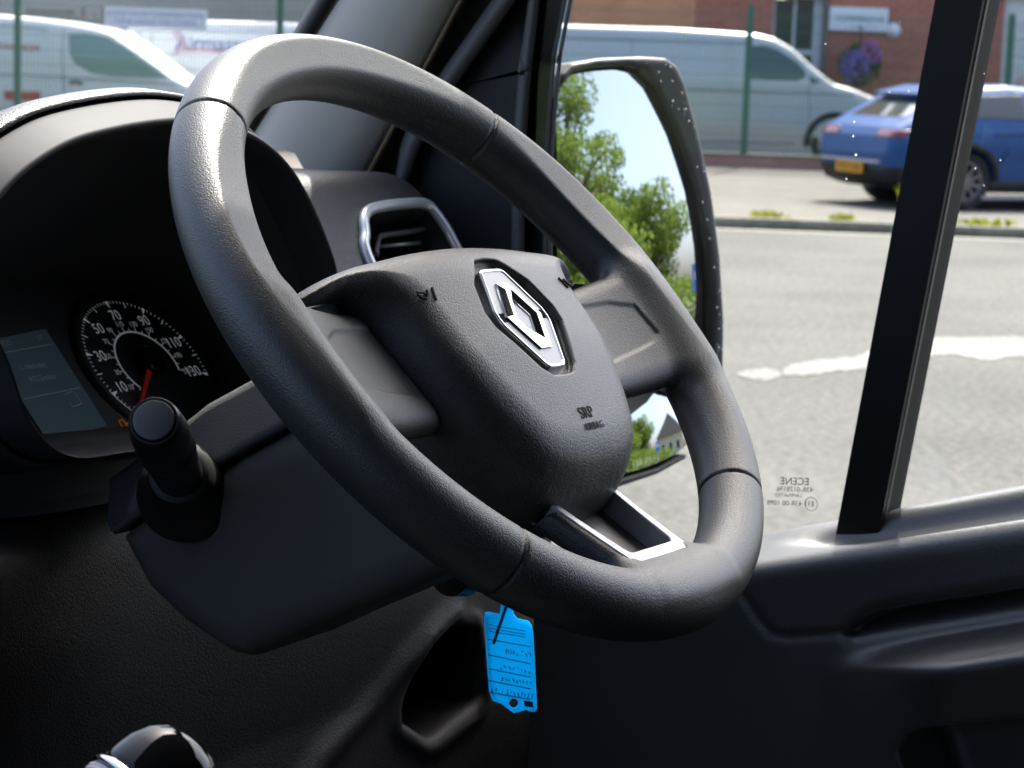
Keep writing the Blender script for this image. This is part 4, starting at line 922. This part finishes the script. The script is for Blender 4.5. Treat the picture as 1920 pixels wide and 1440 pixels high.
while k < 75:
    px, py = rng.uniform(1050, 1358), rng.uniform(105, 800); q = m2(px, py, .004)
    s = float(sdpoly(HOUS, q[0], q[1])); s2 = min(float(sdpoly(UPP, q[0], q[1])), float(sdpoly(LWP, q[0], q[1])))
    if s > -.008 or s2 < .006 or (py > 150 and px < 1180): continue
    k += 1; r = rng.choice([.0003, .0005, .0007, .0010], p=[.45, .33, .17, .05]); h = 0.0045+0.003*max(0, min(1, (s+.03)/.03))
    mb.lathe(m3(q, h-.0004), mn, [(0, r), (r*.4, r*.92), (r*.75, r*.6), (r*.9, r*.15)], 8)
tag(mb.build('rain_drops', MATS['water'], mirror, True), kind='stuff')
MB().tube([m3((C0[0]-.0, -.10), -.05), np.array([.60, .33, -.16]), np.array([.51, .30, -.19])], [.05, .04, .045], 16).build('mirror_arm', MATS['mirror_plastic'], mirror, True)

# ------------------------------------------------------------------ vehicles across the road
M_TYRE = mat('tyre', (.015, .015, .015), .8); M_ALLOY = mat('alloy', (.20, .20, .21), .35, .8)
M_VGL = mat('vehicle_glass', (.045, .085, .080), .04, coat=.4)
def wheel_at(parent, c, axis, R=.33, W=.20, spokes=10):
    c = np.array(c, float); ax = np.array(axis, float); ax /= np.linalg.norm(ax)
    mb = MB(); mb.lathe(c-ax*W, ax, [(0, R*.7), (0, R*.93), (W*.15, R), (W*.85, R), (W, R*.93), (W*.98, R*.68), (W*.8, R*.66)], 40, False); w = mb.build('wheel', M_TYRE, parent, True)
    mb = MB(); x = np.cross(ax, [0, 0, 1.]); x /= np.linalg.norm(x); y = np.array([0, 0, 1.])
    mb.lathe(c-ax*.02, ax, [(0, R*.70), (.005, R*.68), (.005, R*.60), (-.03, R*.58)], 40, False)
    mb.lathe(c-ax*.02, ax, [(-.02, R*.16), (.012, R*.15), (.014, .001)], 20)
    for k in range(spokes):
        a = 2*math.pi*k/spokes; d = math.cos(a)*x+math.sin(a)*y; s = math.cos(a+1.5708)*x+math.sin(a+1.5708)*y
        mb.prism([c+d*R*.12-s*R*.05, c+d*R*.64-s*R*.045, c+d*R*.64+s*R*.045, c+d*R*.12+s*R*.05], -ax*.03)
    mb.build('alloy_rim', M_ALLOY, w)
    MB().lathe(c-ax*W*.6, ax, [(0, R*.69), (.01, R*.69)], 32).build('wheel_back', M_BLACK, w)
def shell(fb, sd2, k=.004, deep=.03):
    return lambda X, Y, Z: smax(smax(fb(X, Y, Z)-k, -(fb(X, Y, Z)+deep), .002), sd2(X, Y, Z), .004)
def px_xz(pts, depth, ox=0., oz=0.): return [(WP(*p, depth)[0]-ox, WP(*p, depth)[2]-oz) for p in pts]
def side_vehicle(name, label, depth, prof_px, width, paint, win_px, extra=None, h=.03, tumble=.12, zref=1.1, group='vans parked behind the fence'):
    P = px_xz(prof_px, depth); x0 = min(p[0] for p in P); root = thing(name, label, 'van', Matrix.Translation((x0, depth, .30)), group)
    P = [(a-x0, b-.30) for a, b in P]; W2 = width/2
    def fb(X, Y, Z): return smax(sdpoly(P, X, Z), np.abs(Y-W2)-W2+tumble*np.clip((Z-zref)/1.0, 0, 1)**1.3+.05*np.clip((.5-Z)/.5, 0, 1), .14)
    xs = [p[0] for p in P]; zs_ = [p[1] for p in P]
    body = sdf_obj('body', fb, (min(xs)-.06, -.06, min(zs_)-.06), (max(xs)+.06, width+.06, max(zs_)+.06), h, paint, root, 1.0)
    for nm, wp, m in win_px:
        Q = [(a-x0, b-.30) for a, b in px_xz(wp, depth)]; qx = [p[0] for p in Q]; qz = [p[1] for p in Q]
        f = shell(fb, lambda X, Y, Z: smax(sdpoly(Q, X, Z), Y-.5, .01)); sdf_obj(nm, f, (min(qx)-.03, -.04, min(qz)-.03), (max(qx)+.03, .4, max(qz)+.03), .013, m, root)
    return root, x0, fb
def loc(px, py, depth, x0): p = WP(px, py, depth); return (p[0]-x0, p[2]-.30)
M_WHITE = mat('van_white', (.76, .77, .775), .25, coat=.3); M_SILV = mat('van_silver', (.46, .485, .49), .28, .25, coat=.4)
M_SEAMV = mat('panel_gap', (.22, .25, .27), .7)
def groove(root, pts, depth, x0, fb, m=None, r=.010, name='panel_gap'):
    L_ = []
    for px, py in pts:
        x, z = loc(px, py, depth, x0); lo_, hi_ = -.02, .6
        for _ in range(24):
            mid = (lo_+hi_)/2
            if float(fb(np.array(x), np.array(mid), np.array(z))) > 0: lo_ = mid
            else: hi_ = mid
        L_.append((x, hi_+.001, z))
    MB().tube(spline(L_, 3), r, 6).build(name, m or M_SEAMV, root)
    return L_
# white panel van nose to the right
D1 = 31.9
wv, x1, fb1 = side_vehicle('white_van', 'white panel van with red lettering parked behind the fence', D1,
    [(-420, 24), (-200, 22), (0, 27), (70, 33), (130, 41), (180, 50), (210, 60), (240, 80), (275, 106), (320, 140), (350, 156), (430, 172), (500, 190), (530, 215), (540, 260), (535, 310), (-420, 330)], 1.9, M_WHITE,
    [('side_window', [(127, 63), (160, 61), (198, 68), (225, 80), (262, 104), (300, 132), (320, 146), (290, 147), (215, 145), (170, 137), (138, 118), (129, 95)], mat('van_window', (.20, .32, .30), .05, coat=.4))])
groove(wv, [(118, 55), (117, 110), (122, 200), (125, 300)], D1, x1, fb1); groove(wv, [(-300, 136), (0, 139), (150, 146), (330, 158)], D1, x1, fb1, r=.012); groove(wv, [(-300, 46), (0, 49), (90, 56)], D1, x1, fb1, r=.01)
L_ = groove(wv, [(130, 156), (142, 153), (155, 157)], D1, x1, fb1, mat('handle_dark', (.12, .13, .12), .4), .03, 'door_handle')
MRED = mat('livery_red', (.50, .05, .045), .5)
def livery(root, body, size, px, py, depth, x0, m, y=-.006): 
    x, z = loc(px, py, depth, x0); place_text('livery_lettering', text_mesh(body, size, 0.0), m, root, (x, y, z), (1, 0, 0), (0, 0, 1))
livery(wv, 'machinehappy', .15, 18, 86, D1, x1, MRED)
x, z = loc(8, 187, D1, x1); x2, z2 = loc(76, 172, D1, x1); MB().box((x, -.008, z), (x2, -.004, z2)).build('livery_panel', MRED, wv)
for px in (-120, 430): 
    x, z = loc(px, 330, D1, x1); wheel_at(wv, (x, .02, .33), (0, -1, 0), .33, .2, 8)
# white high van behind it with blue lettering
D2 = 34.2
hv, x2_, fb2 = side_vehicle('lettered_van', 'white van with blue and pink lettering half hidden by the wheel', D2,
    [(235, 60), (238, 42), (250, 36), (420, 38), (600, 44), (760, 50), (860, 62), (900, 90), (960, 150), (1000, 200), (1000, 330), (235, 320)], 1.9, M_WHITE, [], tumble=.06)
groove(hv, [(262, 60), (262, 140), (262, 260)], D2, x2_, fb2); groove(hv, [(250, 58), (420, 59), (620, 64)], D2, x2_, fb2); groove(hv, [(285, 62), (284, 140), (284, 240)], D2, x2_, fb2)
MBL2 = mat('livery_blue', (.13, .20, .42), .5); MPK = mat('livery_pink', (.62, .42, .50), .5)
livery(hv, 'Airmaster', .30, 405, 84, D2, x2_, MBL2); x, z = loc(340, 97, D2, x2_); xb, zb = loc(470, 93, D2, x2_); MB().box((x, -.006, z), (xb, -.003, zb)).build('livery_stripe', MPK, hv)
mb = MB(); mb.tube([(loc(342+16*math.sin(t*3.1), 62+38*t, D2, x2_)[0]-.12, -.005, loc(342, 62+38*t, D2, x2_)[1]) for t in np.linspace(0, 1, 9)], .03, 5); mb.build('livery_swoosh', MPK, hv)
x, z = loc(700, 320, D2, x2_); wheel_at(hv, (x, .02, .33), (0, -1, 0), .33, .2, 8)
# silver van
D3 = 32.3
sv, x3, fb3 = side_vehicle('silver_van', 'silver panel van behind the fence in front of the brick building', D3,
    [(700, 60), (720, 45), (800, 40), (1000, 42), (1100, 46), (1250, 50), (1370, 58), (1420, 62), (1455, 70), (1490, 90), (1530, 128), (1565, 156), (1600, 166), (1640, 182), (1680, 205), (1700, 235), (1705, 300), (1690, 315), (700, 300)], 1.95, M_SILV,
    [('side_window', [(1408, 86), (1432, 84), (1462, 94), (1492, 114), (1510, 132), (1511, 145), (1496, 152), (1440, 151), (1408, 149)], M_VGL), ('quarter_window', [(1516, 140), (1542, 155), (1520, 158)], M_VGL)], tumble=.16)
groove(sv, [(1050, 70), (1200, 74), (1400, 80)], D3, x3, fb3, r=.012); groove(sv, [(1250, 166), (1400, 172), (1540, 176), (1600, 180)], D3, x3, fb3, r=.014); groove(sv, [(1404, 78), (1402, 160), (1400, 280)], D3, x3, fb3)
groove(sv, [(1516, 160), (1518, 210), (1512, 285)], D3, x3, fb3); groove(sv, [(1060, 262), (1250, 262), (1490, 268)], D3, x3, fb3, mat('sill_shadow', (.28, .32, .33), .6), .022); groove(sv, [(1186, 74), (1184, 170), (1186, 285)], D3, x3, fb3)  # thicker lower line is shade along the sill, put into a grey colour
for px in (1563, 880):
    x, z = loc(px, 300, D3, x3); wheel_at(sv, (x, .01, .30), (0, -1, 0), .34, .2, 8)
    c = (x, .33); mb = MB(); mb.grid([[(x+r*math.cos(t), -.004, .31+r*math.sin(t)) for t in np.linspace(-.15, math.pi+.15, 24)] for r in (.34, .435)]); mb.build('wheel_arch', M_BLACK, sv)

# blue car, tail towards the camera
cang = math.radians(24); cf = np.array([math.cos(cang), math.sin(cang), 0]); clf = np.array([-math.sin(cang), math.cos(cang), 0])
pc_ = GP(1806, 395, .10); co = pc_-cf*0.98+clf*0.84
car = thing('blue_car', 'blue hatchback with a yellow rear number plate parked before the fence', 'car', frame(co, cf, clf, np.array([0, 0, 1.])))
CP = [(.10, .30), (.02, .42), (.0, .60), (.04, .80), (.12, .91), (.30, 1.01), (.70, 1.24), (.85, 1.325), (1.15, 1.385), (1.65, 1.42), (2.2, 1.38), (2.75, 1.19), (3.15, 1.01), (3.8, .92), (4.10, .78), (4.2, .55), (4.18, .32), (4.0, .20), (.4, .20)]
def f_car0(X, Y, Z):
    hw = .90-.30*np.clip((Z-.86)/.6, 0, 1)**1.15-.05*np.clip((.45-Z)/.3, 0, 1)+.02*np.exp(-((Z-.72)/.14)**2)
    hw = hw-.16*np.clip((.55-X)/.55, 0, 1)**2-.25*np.clip((X-3.5)/.7, 0, 1)**2
    return smax(sdpoly(CP, X, Z), np.abs(Y)-hw, .13)
def f_car(X, Y, Z):
    d = f_car0(X, Y, Z)
    for ax_ in (.98, 3.46): d = smax(d, -smax(np.hypot(X-ax_, Z-.33)-.375, .62-np.abs(Y), .02), .02)
    return d
M_BLUE = mat('car_blue', (.003, .058, .20), .32, .0, coat=.12, spec=.35)
sdf_obj('body', f_car, (-.06, -.98, .14), (4.26, .98, 1.54), .025, M_BLUE, car)
def carpart(name, sd2, lo, hi, m, k=.006, h=.014, deep=.03): return sdf_obj(name, shell(f_car0, sd2, k, deep), lo, hi, h, m, car)
for nm, Q in (('rear_quarter_window', [(.86, 1.05), (1.02, 1.04), (1.04, 1.27), (.98, 1.26)]), ('rear_door_window', [(1.06, 1.04), (1.78, 1.02), (1.80, 1.32), (1.10, 1.285)]), ('front_door_window', [(1.86, 1.02), (2.82, 1.0), (2.70, 1.10), (2.25, 1.30), (1.88, 1.325)])):
    carpart(nm, lambda X, Y, Z: smax(sdpoly(Q, X, Z), Y+.3, .01), (min(q[0] for q in Q)-.03, -.95, .98), (max(q[0] for q in Q)+.03, -.3, 1.42), mat('car_side_glass', (.05, .06, .065), .04, coat=.4))
carpart('rear_window', lambda X, Y, Z: smax(smax(np.abs(Y)-.56+.15*np.clip((Z-1.05)/.3, 0, 1), np.abs(Z-1.12)-.10, .03), X-.85, .01), (.05, -.62, .98), (.9, .62, 1.26), mat('car_rear_glass', (.05, .06, .06), .03, coat=.5))
MB().prism([(.62, -.56, 1.262), (.62, .56, 1.262), (1.05, .58, 1.355), (1.05, -.58, 1.355)], (0, 0, .03)).build('roof_spoiler', M_BLUE, car)
carpart('rear_bumper', lambda X, Y, Z: smax(smax(Z-.47, .22-Z, .02), X-.5, .02), (-.06, -.98, .18), (.55, .98, .52), M_DARK, .012, .02)
carpart('sill_cladding', lambda X, Y, Z: smax(smax(np.abs(Z-.27)-.07, np.abs(X-2.22)-.93, .02), Y+.5, .01), (1.1, -.98, .16), (3.1, -.4, .38), M_DARK, .012, .02)
MB().box((1.2, -.87, .135), (3.1, -.80, .175)).build('sill_strip', mat('sill_strip', (.42, .36, .36), .5), car)
for s in (-1, 1):
    carpart('tail_lamp', lambda X, Y, Z: smax(smax(np.abs(Z-.84)-.045, np.abs(Y-s*.62)-.22, .01), X-.4, .01), (-.04, s*.62-.3, .76), (.45, s*.62+.3, .92), mat('tail_lamp_red', (.16, .03, .04), .15, coat=.5), .010)
    carpart('wheel_arch', lambda X, Y, Z: smax(smax(np.abs(np.hypot(X-.98, Z-.33)-.40)-.03, .2-Z, .01), .5-Y*s, .01), (.50, min(s*.4, s*.98), .15), (1.46, max(s*.4, s*.98), .82), M_DARK, .012, .018)
    for ax_ in (.98, 3.46): wheel_at(car, (ax_, s*.87, .33), (0, s, 0), .33, .22, 9)
pf = np.array([-.012, 0, .40]); MB().box((-.035, -.28, .375), (-.018, .28, .50)).build('number_plate', mat('plate_yellow', (.62, .28, .01), .5), car)
MB().box((-.03, -.60, .505), (-.005, .60, .535)).build('bumper_strip', M_SATIN, car)
place_text('plate_lettering', text_mesh('YK73 OXB', .10, 0.0), M_BLACK, car, (-.0365, 0, .436), (0, -1, 0), (0, 0, 1))
def car_line(pts, r=.006):
    L_ = []
    for x, z in pts:
        lo_, hi_ = -1.0, 0.0
        for _ in range(24):
            mid = (lo_+hi_)/2
            if float(f_car0(np.array(x), np.array(mid), np.array(z))) > 0: lo_ = mid
            else: hi_ = mid
        L_.append((x, hi_-.001, z))
    MB().tube(spline(L_, 4), r, 6).build('shut_line', M_BLACK, car)
car_line([(1.50, .98), (1.48, .70), (1.30, .45)]); car_line([(1.82, 1.0), (1.83, .6), (1.83, .32)]); car_line([(2.85, .98), (2.90, .6), (2.88, .34)])
car_line([(1.30, .86), (1.9, .88), (2.7, .87)], .012); MB().box((1.90, -.905, .90), (2.08, -.875, .925)).build('door_handle', M_BLUE, car)
# silver car parked beyond it
p = WP(1880, 150, 33.5)
sc_ = thing('silver_car', 'pale silver car roof showing above the blue car by the shutter', 'car', Matrix.Translation((p[0]-.2, 33.0, .3)))
SP = [(0, .3), (0, .75), (.25, .95), (.7, 1.38), (1.4, 1.45), (2.2, 1.40), (2.8, 1.05), (3.9, .85), (4.1, .5), (4.0, .25)]
fs = lambda X, Y, Z: smax(sdpoly(SP, X, Z), np.abs(Y-.9)-.88+.3*np.clip((Z-.85)/.6, 0, 1), .12)
sdf_obj('body', fs, (-.06, -.06, .15), (4.2, 1.9, 1.56), .04, M_SILV, sc_)
for Q in ([(.55, 1.0), (1.5, 1.0), (1.5, 1.34), (.85, 1.32)], [(1.58, 1.0), (2.6, 1.0), (2.2, 1.3), (1.58, 1.34)]):
    sdf_obj('side_window', shell(fs, lambda X, Y, Z: smax(sdpoly(Q, X, Z), Y-.6, .01)), (.4, -.05, .9), (2.8, .7, 1.42), .02, M_VGL, sc_)
for ax_ in (.8, 3.3): wheel_at(sc_, (ax_, .03, .32), (0, -1, 0), .32, .2, 8)

# ------------------------------------------------------------------ what the door mirror sees: trees, a house, a blue sign
def make_tree(name, label, loc_, H_, R_, n, cols, seed, group):
    rng = np.random.RandomState(seed); t = thing(name, label, 'tree', Matrix.Translation(loc_), group); bark = mat('bark', (.10, .075, .05), .9, grain=(30, .6, .02, 'noise'))
    mb = MB(); mb.tube(spline([(0, 0, -.1), (rng.normal(0, .1), rng.normal(0, .1), H_*.35), (rng.normal(0, .2), rng.normal(0, .2), H_*.7), (0, 0, H_*.92)], 6), list(np.linspace(.03*H_, .004*H_, 19)), 9); mb.build('trunk', bark, t, True)
    cl_ = []
    for k in range(26):
        a = rng.uniform(0, 6.28); zz = H_*rng.uniform(.22, .97); rr = R_*rng.uniform(.35, 1)*math.sin(math.pi*min(.97, max(.08, (zz/H_)*.86+.1)))**.6
        e = np.array([math.cos(a)*rr, math.sin(a)*rr, zz]); s0 = np.array([0, 0, zz*.62])
        MB().tube(spline([s0, (s0+e)/2+np.array([0, 0, .06*H_]), e], 4), list(np.linspace(.010*H_, .003*H_, 9)), 5).build('limb', bark, t, True)
        cl_.append((e, R_*rng.uniform(.20, .42)))
    cl_.append((np.array([0, 0, H_*.98]), R_*.2))
    w = np.array([c[1]**2 for c in cl_]); w /= w.sum(); idx = rng.choice(len(cl_), n, p=w)
    C = np.array([cl_[i][0] for i in idx]); S = np.array([cl_[i][1] for i in idx])
    q = rng.normal(0, 1, (n, 3)); q /= np.linalg.norm(q, axis=1)[:, None]; q = C+q*(S*rng.uniform(.15, 1, n)**.5)[:, None]*np.array([1, 1, .75])
    d = rng.normal(0, 1, (n, 3)); d /= np.linalg.norm(d, axis=1)[:, None]; e = np.cross(d, rng.normal(0, 1, (n, 3))); e /= np.linalg.norm(e, axis=1)[:, None]; sz = (rng.uniform(.05, .10, n)*cols[2])[:, None]
    V_ = np.stack([q-d*sz, q+e*sz*.6, q+d*sz, q-e*sz*.6], 1).reshape(-1, 3); Q = np.arange(4*n).reshape(-1, 4)
    link('crown', fast_mesh('crown', V_, Q, False), leaf_mat('tree_leaf_%d' % seed, cols[0], cols[1], .5), t)
    return t
def mirror_dir(px, py, P, Rc, tilt, rot):
    c = np.mean(P, axis=0); q = m2(px, py, -.002); d = q-c; nn = mn-mx_*(-d[0]/Rc+rot)-my_*(-d[1]/Rc+tilt); nn = nn/np.linalg.norm(nn)
    pt = m3(q, -.002); i = pt-VO; i /= np.linalg.norm(i); r = i-2*(i @ nn)*nn; return v2w(pt), VR @ r
def mirror_at(px, py, dist, lower=False):
    o_, r = mirror_dir(px, py, *((LWP, .40, -.07, 0.) if lower else (UPP, 1.5, 0., 0.))); k = dist/np.linalg.norm(r[:2]); return o_+r*k

GRN = ((.085, .14, .022), (.22, .30, .06), 1.7); GRN2 = ((.05, .10, .022), (.15, .22, .05), 1.7)
TG = 'trees behind the van seen in the door mirror'
for (px, py, dist, H_, R_, n, c, sd, lb) in ((1072, 420, 40, 14.5, 5.0, 11000, GRN, 1, 'tall light green tree nearest the left edge of the door mirror'),
        (1150, 450, 46, 11.5, 4.6, 11000, GRN2, 2, 'mid green tree in the middle of the door mirror'),
        (1225, 520, 44, 7.6, 4.0, 9000, GRN, 3, 'small light green tree by the house in the door mirror'),
        (1120, 560, 30, 5.2, 3.4, 8000, GRN, 4, 'low bushy light green tree before the taller ones in the door mirror')):
    q = mirror_at(px, py, dist); make_tree('leafy_tree', lb, (q[0], q[1], -.05), H_, R_, n, c, sd, TG)
q = mirror_at(1200, 640, 24)
hd = thing('hedge', 'clipped bright green hedge low in the door mirror', 'hedge', Matrix.Translation((q[0], q[1], -.05)))
leaf_blob(9000, (1.3, 6.5, 1.35), (0.6, 0.0, .75), .09, np.random.RandomState(8)).build('foliage', leaf_mat('hedge_leaf', (.09, .16, .02), (.22, .30, .05), .45), hd)
q = mirror_at(1322, 500, 42)
ho = thing('house', 'cream house with a grey pitched roof at the right of the door mirror', 'house', Matrix.Translation((q[0], q[1]+2.6, -.05)))
MB().box((-3, -2.5, 0), (7, 4, 3.6)).build('wall', mat('cream_render', (.55, .48, .36), .9, vary=(1.5, .08)), ho)
MB().prism([(-3.4, -3.0, 3.5), (-3.4, 4.5, 3.5), (-3.4, .75, 6.3)], (10.8, 0, 0)).build('roof', mat('roof_tile_grey', (.20, .18, .17), .9, vary=(3, .15)), ho)
for y in (-1.4, .6, 2.6):
    w = MB().box((-3.06, y-.5, 1.2), (-2.99, y+.5, 2.5)).build('window', MFR, ho); MB().box((-3.08, y-.4, 1.3), (-3.05, y+.4, 2.4)).build('pane', MGL, w)
q = mirror_at(1313, 520, 14)
bs = thing('blue_street_sign', 'small blue sign on a post at the right edge of the door mirror', 'sign', Matrix.Translation((q[0], q[1], 0)))
MB().box((-.03, -.17, q[2]-.26), (0, .17, q[2]+.26)).build('plate', mat('sign_blue_plate', (.05, .22, .62), .4), bs); MB().box((-.033, -.10, q[2]-.02), (-.03, .10, q[2]+.12)).build('symbol', MWHT, bs)
MB().tube([(.03, 0, -.05), (.03, 0, q[2]+.3)], .03, 10).build('post', M_SATIN2, bs)
